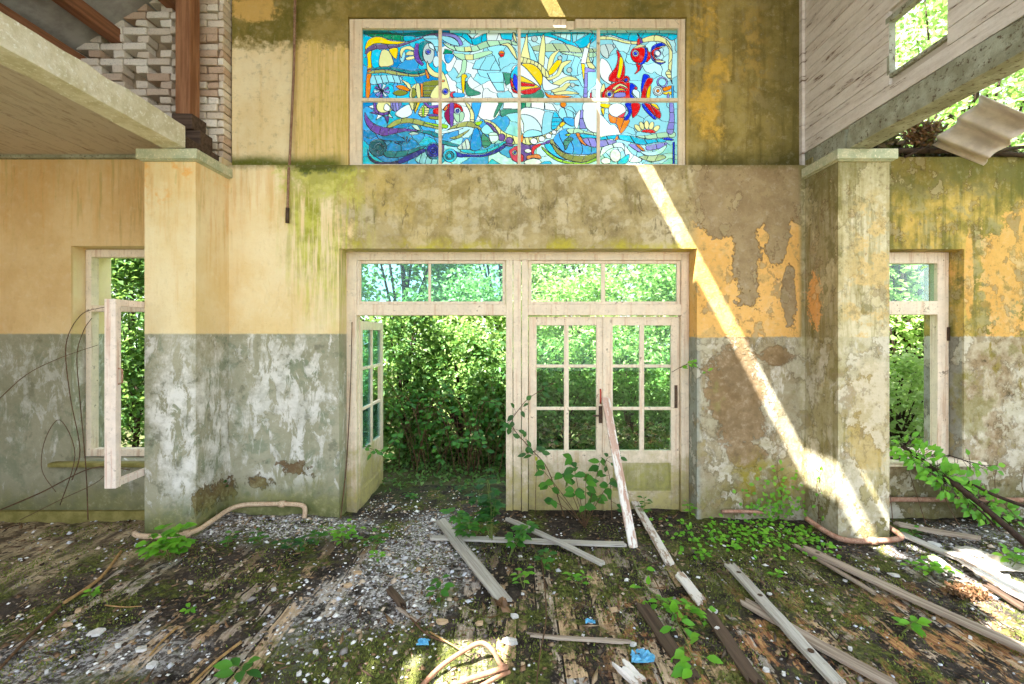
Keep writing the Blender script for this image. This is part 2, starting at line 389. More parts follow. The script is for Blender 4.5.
def make_floor():
    b = NB('debris_floor'); v, x, y, z = b.pos()
    n1 = b.noise(v, 1.6, 5, .6); n2 = b.noise(v, 7, 6, .65); n3 = b.noise(v, 34, 5, .7)
    lng = b.noise(b.vec(x*7.0, y*2.0, 0), 1.3, 6, .62)
    gr = b.noise(b.vec(x*60.0, y*3.5, 0), 1.2, 5, .65)
    def blob(cx, cy, rx, ry, soft=.3, wp=1.0):
        dx = (x-cx)/rx; dy = (y-cy)/ry
        return b.ss(1+soft, 1-soft, b.math('SQRT', dx*dx+dy*dy)+((n2-.5)+(n1-.5))*wp)
    soil = b.mix(b.ss(.35, .65, n2), (38, 33, 30), (72, 63, 56))
    soil = b.mix(b.ss(.52, .7, n3)*.7, soil, (128, 114, 98))
    u = x*7.7; fl = b.math('FLOOR', u); fr = b.math('FRACT', u)
    bid = b.white(b.vec(fl, 3.0, 0)); seg = b.white(b.vec(fl, b.math('FLOOR', y*1.3+bid*5.0), 1))
    board = b.ramp(seg, [(0, (206, 168, 128)), (.35, (170, 144, 116)), (.65, (190, 182, 172)), (1, (214, 180, 140))])
    board = b.mix(b.ss(.4, .65, gr)*.7, board, (120, 96, 72))
    gap = b.math('MAXIMUM', b.ss(.07, .03, fr), b.ss(.93, .97, fr))
    bm = b.ss(.525, .565, lng+(n2-.5)*.35+(n3-.5)*.22+(seg-.5)*.16)*b.ss(4.2, 3.3, y)
    col = b.mix(bm, soil, b.mix(gap, board, (36, 30, 26)))
    rr = b.ss(.2, .9, x)*b.ss(3.6, 3.0, y)*b.ss(.50, .56, b.noise(b.vec(x*5.0+9.0, y*2.2, 0), 1.4, 7, .7))
    col = b.mix(rr*.85, col, b.mix(b.ss(.4, .6, gr), (206, 158, 104), (150, 96, 66)))
    dust = b.math('MAXIMUM', blob(-2.3, 4.3, .9, .35), blob(-.78, 3.7, .42, .85))
    dust = b.math('MAXIMUM', dust, blob(-1.2, 3.0, .3, .5)*.7)
    dust = b.math('MAXIMUM', dust, blob(-2.5, 2.6, .6, .25)*.6)
    dust = b.math('MAXIMUM', dust, blob(4.2, 3.6, 1.1, .7)*.6)
    dust = dust*b.ss(.34, .54, n2)
    col = b.mix(dust*.45, col, (140, 132, 126))
    col = b.mix(dust*b.ss(.46, .55, n3)*.85, col, (212, 208, 206))
    lt = blob(-4.5, 3.95, 1.5, .7, .3, 1.6)
    col = b.mix(lt*.85, col, b.mix(b.ss(.38, .58, lng+(n3-.5)*.3), (104, 88, 70), (196, 176, 140)))
    mossm = b.ss(.50, .60, b.noise(v, 3.1, 7, .7)+(n1-.5)*.3)*(1-dust*.8)*(1-lt*.8)
    mossm = b.math('MAXIMUM', mossm, blob(1.9, 3.6, .7, .7)*.75*b.ss(.42, .55, n2))
    mossm = b.math('MAXIMUM', mossm, blob(-.75, 2.55, .6, .25)*.9)
    moss = b.mix(b.ss(.38, .60, n3), (120, 124, 60), (62, 70, 30))
    col = b.mix(mossm*.9, col, moss)
    vo = b.vor(b.vec(x, y*1.0, z), 42); cr = X(b, vo.outputs['Color']); sp = b.node('ShaderNodeSeparateColor'); b.put(sp.inputs[0], cr)
    r = X(b, sp.outputs[0]); g = X(b, sp.outputs[1])
    chip = b.ss(.80, .82, r+dust*.3)*b.ss(.011, .008, X(b, vo.outputs['Distance'])*1.0*(.6+g*.6))
    col = b.mix(chip*(1-mossm*.6), col, b.ramp(g, [(0, (214, 210, 204)), (.4, (160, 158, 160)), (.7, (200, 176, 150)), (1, (236, 232, 226))]))
    out = b.ss(4.85, 5.2, y)
    col = b.mix(out*b.ss(.4, .6, n2)*.8, col, (60, 72, 34))
    h = (n3-.5)*.02+(n2-.5)*.02+chip*.006+bm*.004+mossm*(n3-.4)*.03
    return b.finish(b.principled(col, .9, b.bump(h, .9), .15))

def wood(name, c1, c2, paint=None, pf=.5, mosscol=None, grain=34, scale=1.0, rough=.75, axis='x'):
    """old wood, grain along the local x axis, optionally under flaking paint"""
    b = NB(name); v, x, y, z = b.pos(True)
    if axis == 'y': x, y = y, x
    if axis == 'z': x, z = z, x
    inf = b.node('ShaderNodeObjectInfo'); rnd = X(b, inf.outputs['Random'])
    v2 = b.vec(x*1.4+rnd*31.0, y*grain, z*grain)
    g = b.noise(v2, 1.0*scale, 6, .65); n2 = b.noise(b.vec(x*2.2+rnd*17.0, y*7.0, z*7.0), 2.2, 7, .7); n3 = b.noise(v, 45, 4, .7)
    col = b.mix(b.ss(.35, .65, g), c1, c2)
    col = b.mix(b.ss(.62, .72, g)*.7, col, tuple(int(k*.45) for k in c1))
    h = (g-.5)*.004
    if paint:
        pm = b.ss(pf-.03, pf+.03, n2+(g-.5)*.25)
        col = b.mix(pm, col, paint); h = h*(1-pm)+pm*.0015
    if mosscol: col = b.mix(b.ss(.54, .66, n2)*.8, col, mosscol)
    col = b.mix(b.ss(.58, .75, n3)*.3, col, (70, 60, 48))
    return b.finish(b.principled(col, rough, b.bump(h, .8), .25))

def painted_joinery(name, base, worn, green, zg, gain=1.0, axis_noise=1):
    """old off white gloss paint that flakes, going green towards the damp floor"""
    b = NB(name); v, x, y, z = b.pos()
    n2 = b.noise(v, 8, 7, .68); n3 = b.noise(v, 38, 5, .7); st = b.noise(b.vec(x*24.0, y*24.0, z*1.1), 1.2, 6, .66)
    big = b.noise(v, 2.6, 6, .7)
    col = b.mix(b.ss(.36, .66, n2), base, tuple(min(255, int(k*1.07)) for k in base))
    col = b.mix(b.ss(.52, .66, st)*.65, col, worn)
    col = b.mix(b.ss(.62, .70, n2+(n3-.5)*.3)*.8, col, tuple(int(k*.62) for k in worn))
    col = b.mix(b.ss(zg, zg-.75, z+(n2-.5)*1.1+(big-.5)*1.4)*.85, col, b.mix(b.ss(.4, .6, n2), green, tuple(int(k*.8) for k in green)))
    col = b.mix(b.ss(.55, .68, n3)*.3, col, (120, 104, 80))
    h = (n3-.5)*.003+(st-.5)*.002
    return b.finish(b.principled(col, .6, b.bump(h, .8), .35))

def glass(name, tint, rough=.02, gloss=.10, dirt=(200, 214, 200), dirt_amt=.15):
    b = NB(name); v, x, y, z = b.pos(); n = b.noise(v, 5, 6, .65)
    tr = b.node('ShaderNodeBsdfTransparent'); tr.inputs[0].default_value = lin(tint)
    gl = b.node('ShaderNodeBsdfGlossy'); gl.inputs['Roughness'].default_value = rough; gl.inputs[0].default_value = (.9, .95, 1, 1)
    df = b.node('ShaderNodeBsdfTranslucent'); df.inputs[0].default_value = lin(dirt)
    m1 = b.node('ShaderNodeMixShader'); fr = b.node('ShaderNodeFresnel'); fr.inputs[0].default_value = 1.5
    b.put(m1.inputs[0], X(b, fr.outputs[0])*gloss); b.t.links.new(tr.outputs[0], m1.inputs[1]); b.t.links.new(gl.outputs[0], m1.inputs[2])
    m2 = b.node('ShaderNodeMixShader'); b.put(m2.inputs[0], b.ss(.4, .75, n)*dirt_amt); b.t.links.new(m1.outputs[0], m2.inputs[1]); b.t.links.new(df.outputs[0], m2.inputs[2])
    return b.finish(m2.outputs[0])

def leaf_mat(name, cols, trans=.35, rough=.45):
    b = NB(name); r = b.geo('Random Per Island')
    n = len(cols); col = b.ramp(r, [(i/(n-1), c) for i, c in enumerate(cols)])
    p = b.principled(col, rough, None, .3)
    t = b.node('ShaderNodeBsdfTranslucent'); br = b.mix(.45, col, b.mix(r, (176, 200, 90), (150, 184, 76))); b.put(t.inputs[0], br)
    m = b.node('ShaderNodeMixShader'); m.inputs[0].default_value = trans; b.t.links.new(p, m.inputs[1]); b.t.links.new(t.outputs[0], m.inputs[2])
    return b.finish(m.outputs[0])

def simple(name, c1, c2, scale=12, rough=.7, bump=.004, spec=.25, metal=0, c3=None):
    b = NB(name); v, x, y, z = b.pos(); n = b.noise(v, scale, 6, .65); n3 = b.noise(v, scale*5, 4, .7)
    col = b.mix(b.ss(.36, .64, n), c1, c2)
    if c3: col = b.mix(b.ss(.54, .66, n3), col, c3)
    return b.finish(b.principled(col, rough, b.bump((n3-.5)*bump, .9), spec, metal))

def islands(name, cols, rough=.85):
    b = NB(name); r = b.geo('Random Per Island'); n = len(cols)
    col = b.ramp(r, [(i/n, c) for i, c in enumerate(cols)], True)
    v, x, y, z = b.pos(); k = b.noise(v, 60, 4, .7); col = b.mix(b.ss(.5, .75, k)*.4, col, (70, 62, 54))
    return b.finish(b.principled(col, rough, None, .2))

def siding(name):
    b = NB(name); v, x, y, z = b.pos(True)
    n2 = b.noise(b.vec(x, y*2.0, z*10.0), 1.6, 7, .7); g = b.noise(b.vec(x, y*1.2, z*50.0), 1.2, 6, .65); n3 = b.noise(v, 40, 4, .7)
    col = b.mix(b.ss(.38, .64, n2), (226, 218, 210), (206, 196, 186))
    col = b.mix(b.ss(.60, .68, n2+(g-.5)*.35), col, (116, 92, 74))
    col = b.mix(b.ss(.5, .8, n3)*.3, col, (150, 132, 116))
    return b.finish(b.principled(col, .7, b.bump((g-.5)*.003, .8), .25))

M['plaster'] = make_plaster(); M['upper'] = make_upper(); M['floor'] = make_floor()
M['grey_plank'] = wood('grey_weathered_wood', (150, 142, 132), (190, 184, 174), mosscol=None)
M['brown_plank'] = wood('grey_brown_weathered_wood', (132, 114, 98), (176, 160, 144))
M['white_plank'] = wood('flaked_white_wood', (150, 128, 110), (186, 160, 140), (222, 214, 206), .48)
M['pink_plank'] = wood('pinkish_bare_wood', (184, 148, 130), (204, 174, 158), (228, 222, 214), .52)
M['dark_wood'] = wood('dark_rotten_wood', (66, 52, 42), (96, 78, 64))
M['roof_wood'] = wood('brown_roof_timber', (120, 80, 56), (156, 108, 76), axis='y', grain=24)
M['beam'] = simple('beam_lime_paint', (224, 218, 196), (200, 192, 160), 7, .8, .008, .2, 0, (236, 234, 222))
M['beam_grey'] = simple('beam_grey_paint', (170, 172, 154), (138, 138, 116), 6, .8, .008, .2, 0, (96, 84, 66))
M['ceil'] = wood('ceiling_boards', (186, 172, 156), (164, 148, 134), (196, 184, 170), .44, grain=16, axis='y')
M['roof_wood_z'] = wood('brown_upright_timber', (128, 86, 58), (164, 118, 84), axis='z', grain=24)
M['siding'] = siding('flaking_white_siding')
M['cornice'] = simple('cornice_green_paint', (196, 194, 162), (170, 176, 146), 9, .8, .006, .2, 0, (216, 210, 182))
M['brick'] = islands('whitewashed_brick', [(226, 216, 198), (214, 200, 180), (232, 224, 208), (204, 184, 162), (220, 208, 190), (196, 170, 146)])
M['mortar'] = simple('lime_mortar', (168, 150, 122), (140, 122, 98), 14)
M['roof_sheet'] = simple('grey_roof_sheet', (176, 176, 172), (150, 148, 144), 5, .8)
M['joinery'] = painted_joinery('door_paint', (220, 204, 182), (204, 168, 138), (168, 156, 86), .75)
M['win_paint'] = painted_joinery('window_paint', (224, 208, 188), (196, 160, 130), (176, 170, 130), .2)
M['sg_frame'] = painted_joinery('transom_paint', (218, 200, 172), (190, 156, 120), (170, 150, 90), -5)
M['sash_paint'] = painted_joinery('sash_paint', (232, 216, 204), (206, 160, 136), (206, 190, 160), -5)
M['green_panel'] = painted_joinery('mossy_door_panel', (206, 192, 160), (176, 160, 104), (146, 144, 62), .95)
M['glass'] = glass('window_glass', (232, 246, 238), gloss=.45, dirt_amt=.02)
M['glass_blue'] = glass('blueish_window_glass', (204, 236, 236), gloss=.7, dirt=(180, 226, 224), dirt_amt=.06)
M['pipe'] = simple('flaked_cream_pipe', (214, 190, 160), (196, 166, 138), 20, .6, .003, .35, 0, (150, 100, 76))
M['rust_pipe'] = simple('rusty_pipe', (150, 108, 86), (178, 142, 120), 22, .7, .004, .3, 0, (116, 66, 46))
M['conduit'] = simple('conduit_pipe', (150, 118, 92), (120, 84, 62), 30, .7, .003, .3, 0, (190, 172, 150))
M['skirt'] = simple('mossy_skirting', (148, 138, 82), (122, 114, 60), 10, .8, .005)
M['bark'] = simple('twig_bark', (112, 84, 60), (84, 62, 46), 30, .8, .003)
M['bark_dark'] = simple('dark_bark', (74, 56, 44), (52, 40, 32), 24, .85, .006)
M['straw'] = simple('dry_cane', (176, 142, 92), (146, 112, 70), 26, .7, .002)
M['root'] = simple('root_bark', (172, 128, 100), (146, 104, 80), 24, .8, .004)
M['stem'] = simple('green_stem', (112, 128, 60), (92, 100, 50), 30, .6, .001)
M['asbestos'] = simple('fibre_cement', (212, 198, 186), (188, 174, 164), 6, .85, .004)
M['leaf_bright'] = leaf_mat('bright_leaves', [(96, 160, 40), (120, 186, 50), (84, 150, 44), (140, 196, 60)])
M['leaf_mid'] = leaf_mat('mid_leaves', [(52, 112, 40), (74, 136, 46), (40, 98, 44), (92, 150, 50)])
M['leaf_dark'] = leaf_mat('dark_leaves', [(30, 84, 44), (44, 104, 46), (28, 74, 44), (60, 116, 50)])
M['leaf_yellow'] = leaf_mat('yellowing_leaves', [(190, 196, 50), (214, 200, 70), (150, 180, 50)])
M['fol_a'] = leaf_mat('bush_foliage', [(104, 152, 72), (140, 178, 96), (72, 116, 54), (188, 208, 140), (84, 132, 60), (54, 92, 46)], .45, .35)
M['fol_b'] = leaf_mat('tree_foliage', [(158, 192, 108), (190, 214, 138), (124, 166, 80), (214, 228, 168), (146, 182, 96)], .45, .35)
M['fol_c'] = leaf_mat('shade_foliage', [(66, 112, 54), (92, 138, 66), (50, 90, 46), (132, 168, 90), (42, 74, 40)], .4, .4)  # darker copy of the foliage, shade put into the leaf colours
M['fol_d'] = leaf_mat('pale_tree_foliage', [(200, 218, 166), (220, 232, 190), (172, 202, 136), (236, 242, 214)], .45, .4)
M['metal_dark'] = simple('dark_iron', (70, 58, 50), (96, 74, 60), 40, .5, .001, .5, .6)
M['red_paint'] = simple('red_enamel', (196, 74, 54), (170, 60, 46), 30, .4)
M['plastic_blue'] = simple('blue_plastic', (66, 150, 196), (110, 186, 222), 30, .35, .002, .5)
M['tarp'] = simple('pale_plastic_sheet', (206, 196, 182), (180, 170, 156), 12, .5, .004, .4)
M['chip'] = islands('rubble_chips', [(226, 222, 218), (190, 188, 190), (240, 238, 234), (140, 134, 130), (208, 188, 166), (206, 208, 216), (96, 88, 82)])
M['litter'] = islands('leaf_litter', [(112, 88, 66), (84, 66, 52), (142, 112, 84), (66, 52, 42), (164, 140, 112), (98, 84, 70)])
M['plaster_chip'] = simple('plaster_shard', (216, 212, 206), (190, 186, 182), 20, .85, .004)
M['ochre_chip'] = simple('ochre_shard', (200, 172, 138), (182, 152, 120), 20, .85, .004)
M['ground'] = simple('outside_ground', (96, 92, 66), (70, 76, 44), 3, .95, .02, .1, 0, (120, 112, 92))
M['pale_ground'] = simple('pale_gravel', (190, 182, 164), (170, 162, 146), 4, .95, .01, .1)
# ------------------------------------------------------------------ the shell
def slab(name, us, vs, w0, w1, holes, mat, fn, keep=None, parent=None, kind='structure'):
    """flat slab between w0 and w1, cut into cells so that openings are real holes"""
    us = sorted(set(round(u, 4) for u in list(us)+[h[i] for h in holes for i in (0, 1)])); vs = sorted(set(round(v, 4) for v in list(vs)+[h[i] for h in holes for i in (2, 3)]))
    def solid(i, j):
        if i < 0 or j < 0 or i >= len(us)-1 or j >= len(vs)-1: return False
        cu = (us[i]+us[i+1])/2; cv = (vs[j]+vs[j+1])/2
        if any(h[0] < cu < h[1] and h[2] < cv < h[3] for h in holes): return False
        return keep(cu, cv) if keep else True
    V = {}; vl = []; fs = []
    def g(i, j, k):
        if (i, j, k) not in V: V[(i, j, k)] = len(vl); vl.append(tuple(fn(us[i], vs[j], (w0, w1)[k])))
        return V[(i, j, k)]
    for i in range(len(us)-1):
        for j in range(len(vs)-1):
            if not solid(i, j): continue
            fs.append((g(i, j, 0), g(i+1, j, 0), g(i+1, j+1, 0), g(i, j+1, 0))); fs.append((g(i, j, 1), g(i, j+1, 1), g(i+1, j+1, 1), g(i+1, j, 1)))
            if not solid(i-1, j): fs.append((g(i, j, 0), g(i, j+1, 0), g(i, j+1, 1), g(i, j, 1)))
            if not solid(i+1, j): fs.append((g(i+1, j, 0), g(i+1, j, 1), g(i+1, j+1, 1), g(i+1, j+1, 0)))
            if not solid(i, j-1): fs.append((g(i, j, 0), g(i, j, 1), g(i+1, j, 1), g(i+1, j, 0)))
            if not solid(i, j+1): fs.append((g(i, j+1, 0), g(i+1, j+1, 0), g(i+1, j+1, 1), g(i, j+1, 1)))
    me = bpy.data.meshes.new(name); me.from_pydata(vl, [], fs); me.materials.append(mat)
    bm = bmesh.new(); bm.from_mesh(me); bmesh.ops.recalc_face_normals(bm, faces=bm.faces); bm.to_mesh(me); bm.free()
    o = bpy.data.objects.new(name, me); COL.objects.link(o)
    if parent is not None: o.parent = parent
    if kind: o['kind'] = kind
    return o
XZ = lambda u, v, w: (u, w, v)
# lower wall with its door and two aisle windows
slab('wall_back', [-5.8, -2.95, 2.95, 5.8], [-.3, 3.48, 3.56], 4.55, 5.0,
     [(-4.46, -3.25, .52, 2.67), (3.25, 4.47, .52, 2.64), (-1.78, 1.80, -.3, 2.645)], M['plaster'], XZ,
     keep=lambda u, v: not (abs(u) < 2.95 and v > 3.48))
slab('wall_back_upper', [-2.95, 2.95], [3.48, 5.75], 4.71, 5.0, [(-1.75, 1.757, 3.49, 5.075)], M['upper'], XZ)
# piers
for s, nm in ((-1, 'left'), (1, 'right')):
    p = MB(); x0, x1 = sorted((s*2.88, s*3.34)); p.box((x0, 4.08, -.3), (x1, 4.55, 3.34))
    pr = p.build('wall_pier_'+nm, M['plaster']); pr['kind'] = 'structure'
    c = MB(); cx0, cx1 = sorted((s*2.84, s*3.38)); c.box((cx0, 4.03, 3.345), (cx1, 4.545, 3.435)); c.box((cx0+.02, 4.05, 3.335), (cx1-.02, 4.545, 3.346))
    c.build('cornice', M['cornice'], pr, bevel=.008)
# right clerestory wall: boards along the nave with a small square opening
sd = empty('wall_right', (2.95, 0, 3.64), kind='structure')
m = MB(); nb = 0; z = 3.645
while z < 5.75:
    z1 = min(z+.118, 5.748)
    y = .2
    segs = [(.2, 4.70)]
    if z1 > 3.85 and z < 4.27: segs = [(.2, 3.12), (3.61, 4.70)]
    for a, c in segs:
        k = 9; lastv = None
        dx = random.uniform(0, .004)
        m.box((2.95+dx, a, max(z, 3.645)+.003), (2.978+dx, c, z1-.003))
    z += .118
m.build('siding_boards', M['siding'], sd)
m = MB(); m.box((2.979, .2, 3.645), (3.0, 3.11, 5.74)); m.box((2.979, 3.62, 3.645), (3.0, 4.70, 5.74)); m.box((2.979, 3.11, 4.29), (3.0, 3.62, 5.74)); m.box((2.979, 3.11, 3.645), (3.0, 3.62, 3.82))
m.build('backing_boards', M['ceil'], sd)
m = MB(); m.box((2.948, 3.09, 4.262), (3.005, 3.64, 4.305)); m.box((2.952, 3.608, 3.85), (3.003, 3.632, 4.261)); m.box((2.953, 3.1, 3.822), (3.003, 3.63, 3.849))
m.build('opening_frame', M['beam_grey'], sd)
m = MB(); m.box((2.92, 4.66, 3.44), (2.949, 4.708, 5.74)); m.build('corner_strip', M['siding'], sd)
# aisle beams
def beam(name, s, mat, label):
    m = MB(); x0, x1 = sorted((s*2.95, s*3.15)); n = 24; vs = []
    for i in range(n+1):
        y = .2+(4.09-.2)*i/n
        j = lambda a=.006: random.uniform(-a, a)
        if i == n: yy = [y+random.uniform(-.05, 0) for _ in range(4)]
        else: yy = [y]*4
        vs += [(x0+j(), yy[0], 3.44+j(.003)), (x1+j(), yy[1], 3.44+j(.003)), (x1+j(), yy[2], 3.64+j()), (x0+j(), yy[3], 3.64+j())]
    fs = [(i*4+k, i*4+(k+1) % 4, (i+1)*4+(k+1) % 4, (i+1)*4+k) for i in range(n) for k in range(4)]+[(3, 2, 1, 0), (n*4, n*4+1, n*4+2, n*4+3)]
    m.add(vs, fs); o = m.build(name, mat, bevel=.006); return tag(o, label, 'beam')
beam('ceiling_beam', -1, M['beam'], 'pale lime-painted beam edging the boarded left aisle ceiling')
beam('ceiling_beam', 1, M['beam_grey'], 'grey-green painted beam under the white board wall on the right')
m = MB(); m.box((-3.17, 4.10, 3.44), (-2.98, 4.70, 3.575)); m.box((-3.16, 4.34, 3.575), (-3.02, 4.52, 3.735)); tag(m.build('wall_plate', M['dark_wood'], bevel=.01), 'dark stub of timber on the left pier running back to the wall', 'beam')
m = MB(); m.box((2.965, 4.115, 3.44), (3.13, 4.705, 3.655), jit=.003); tag(m.build('wall_plate', M['beam_grey'], bevel=.01), 'grey painted stub of timber on the right pier running back to the wall', 'beam')
# left aisle ceiling, boards along the nave
cl = empty('ceiling_left', (-4.4, 2.4, 3.56), kind='structure'); m = MB(); x = -5.75
while x < -3.16:
    x1 = min(x+.115, -3.15); dz = random.uniform(0, .006)
    m.box((x+.002, .2, 3.565+dz), (x1-.002, 4.54, 3.588+dz)); x += .115
m.build('ceiling_boards', M['ceil'], cl)
m = MB(); m.box((-5.75, 4.5, 3.535), (-3.16, 4.548, 3.566)); m.build('cover_strip', M['beam_grey'], cl)
# roof over the nave with gaps where sheets are missing
XY = lambda u, v, w: (u, v, w)
SX = -.065
slab('ceiling', [-3.05, 4.4], [.2, 5.05], 5.75, 5.83, [(SX, SX+.205, 1.72, 4.9), (SX+.33, SX+.40, 1.75, 2.26), (-.16, .34, .34, .90), (.0, .34, .90, 1.30), (.40, .68, .34, 1.70), (.15, .34, 1.30, 1.66)], M['roof_wood'], XY)  # unseen; right eave stretched past the wall to keep sun off the far bay
SL = .63
slope = lambda u, v, w: (u, v, 5.62+(u+2.96)*SL+w)
slab('ceiling_aisle', [-5.85, -2.96], [.2, 5.05], 0, .04, [(-3.64, -3.42, .36, .74), (-3.36, -3.07, .34, .82)], M['roof_sheet'], slope)
for i, x in enumerate((-3.50, -4.06, -4.46, -4.95)):
    m = MB(); zz = 5.62+(x+2.96)*SL; m.box((x-.055, .2, zz-.19), (x+.055, 4.98, zz-.055)); o = m.build('purlin', M['roof_wood'], bevel=.008)
    tag(o, ['brown roof purlin nearest the post in the open left gable', 'brown roof purlin second from the post in the open left gable', 'brown roof purlin third from the post in the open left gable', 'outermost brown roof purlin low in the left gable'][i], 'purlin', 'purlins under the left aisle roof')
YZ = lambda u, v, w: (w, u, v)
slab('wall_left', [.2, 4.56], [-.3, 3.82], -5.85, -5.72, [], M['plaster'], YZ)
# whitewashed honeycomb brick gable on the left
br = empty('wall_brick', (-3.8, 4.7, 3.56), kind='structure')
def profile(x):   # height of the broken edge
    px = VX+x/4.65*FPX
    pts = [(40, 66), (71, 47), (88, 30), (113, 15), (142, -2), (170, -18), (400, -40)]
    for (a, b), (c, d) in zip(pts, pts[1:]):
        if a <= px <= c: return EYE+(VY-(b+(d-b)*(px-a)/(c-a)))/FPX*4.65
    return 3.6 if px < 40 else 5.7
m = MB(); ch = .078; row = 0; z = 3.57
while z < 5.66:
    off = (.13 if row % 2 else 0); solid_row = True
    x = -4.95+off
    while x < -2.96:
        L = .25; mode = row % 4
        solidpart = x > -3.42
        if solidpart:
            Ls = .24 if row % 2 == 0 else random.choice((.12, .24))
        else: Ls = .24
        x1 = min(x+Ls, -2.965)
        if x1-x > .05 and z+ch < profile((x+x1)/2)+random.uniform(-.03, .03):
            j = random.uniform(-.012, .012)
            if solidpart or row % 2 == 0:
                if not (not solidpart and random.random() < .04):
                    m.box((x+.006, 4.60+j, z+.006), (x1-.006, 4.74, z+ch-.004), jit=.005)
            else:   # honeycomb course: a header, then a hole
                hx = x+.0
                m.box((hx+.01, 4.60+j, z+.006), (hx+.125, 4.74, z+ch-.004), jit=.006)
        x += Ls
    z += ch; row += 1
m.build('bricks', M['brick'], br, bevel=.008)
m = MB(); x = -4.9
while x < -2.97:
    x1 = min(x+.12, -2.966); m.box((x, 4.742, 3.57), (x1, 4.86, profile((x+x1)/2)-.05)); x += .12
m.build('mortar_core', M['mortar'], br)
m = MB(); x0 = -3.375; m.box((-3.277, 4.36, 3.90), (-3.135, 4.50, 5.36)); o = m.build('timber_post', M['roof_wood_z'], bevel=.008)
tag(o, 'brown timber post standing in front of the whitewashed brick gable', 'post')
m = MB(); m.box((-3.30, 4.34, 3.74), (-3.10, 4.54, 3.895), jit=.008); tag(m.build('timber_pad', M['dark_wood'], bevel=.01), 'dark timber block under the brown post', 'block')
# floor and ground
def grid(name, x0, x1, y0, y1, st, fn, mat, parent=None):
    nx = int((x1-x0)/st)+1; ny = int((y1-y0)/st)+1
    xs = np.linspace(x0, x1, nx); ys = np.linspace(y0, y1, ny); Xg, Yg = np.meshgrid(xs, ys); Zg = fn(Xg, Yg)
    V = np.stack([Xg, Yg, Zg], -1).reshape(-1, 3); i = np.arange(nx-1); j = np.arange(ny-1)[:, None]; a = (j*nx+i).ravel()
    F = np.stack([a, a+1, a+nx+1, a+nx], -1)
    return np_mesh(name, V, F, mat, smooth=True)
fl = grid('floor', -5.8, 6.2, .1, 5.6, .022, FH, M['floor']); fl['kind'] = 'structure'
def GH(x, y):
    h = -.12+.12*(fbm(x*.8+50, y*.8+50, 3)-.45)
    h = h+.10*np.clip((y-8.0)/4, 0, 3)**1.2
    return np.where((y > -.1) & (y < 5.5) & (np.abs(x) < 6), -.45, h)
gd = grid('ground', -16, 18, -14, 20, .16, GH, M['ground']); gd['kind'] = 'structure'

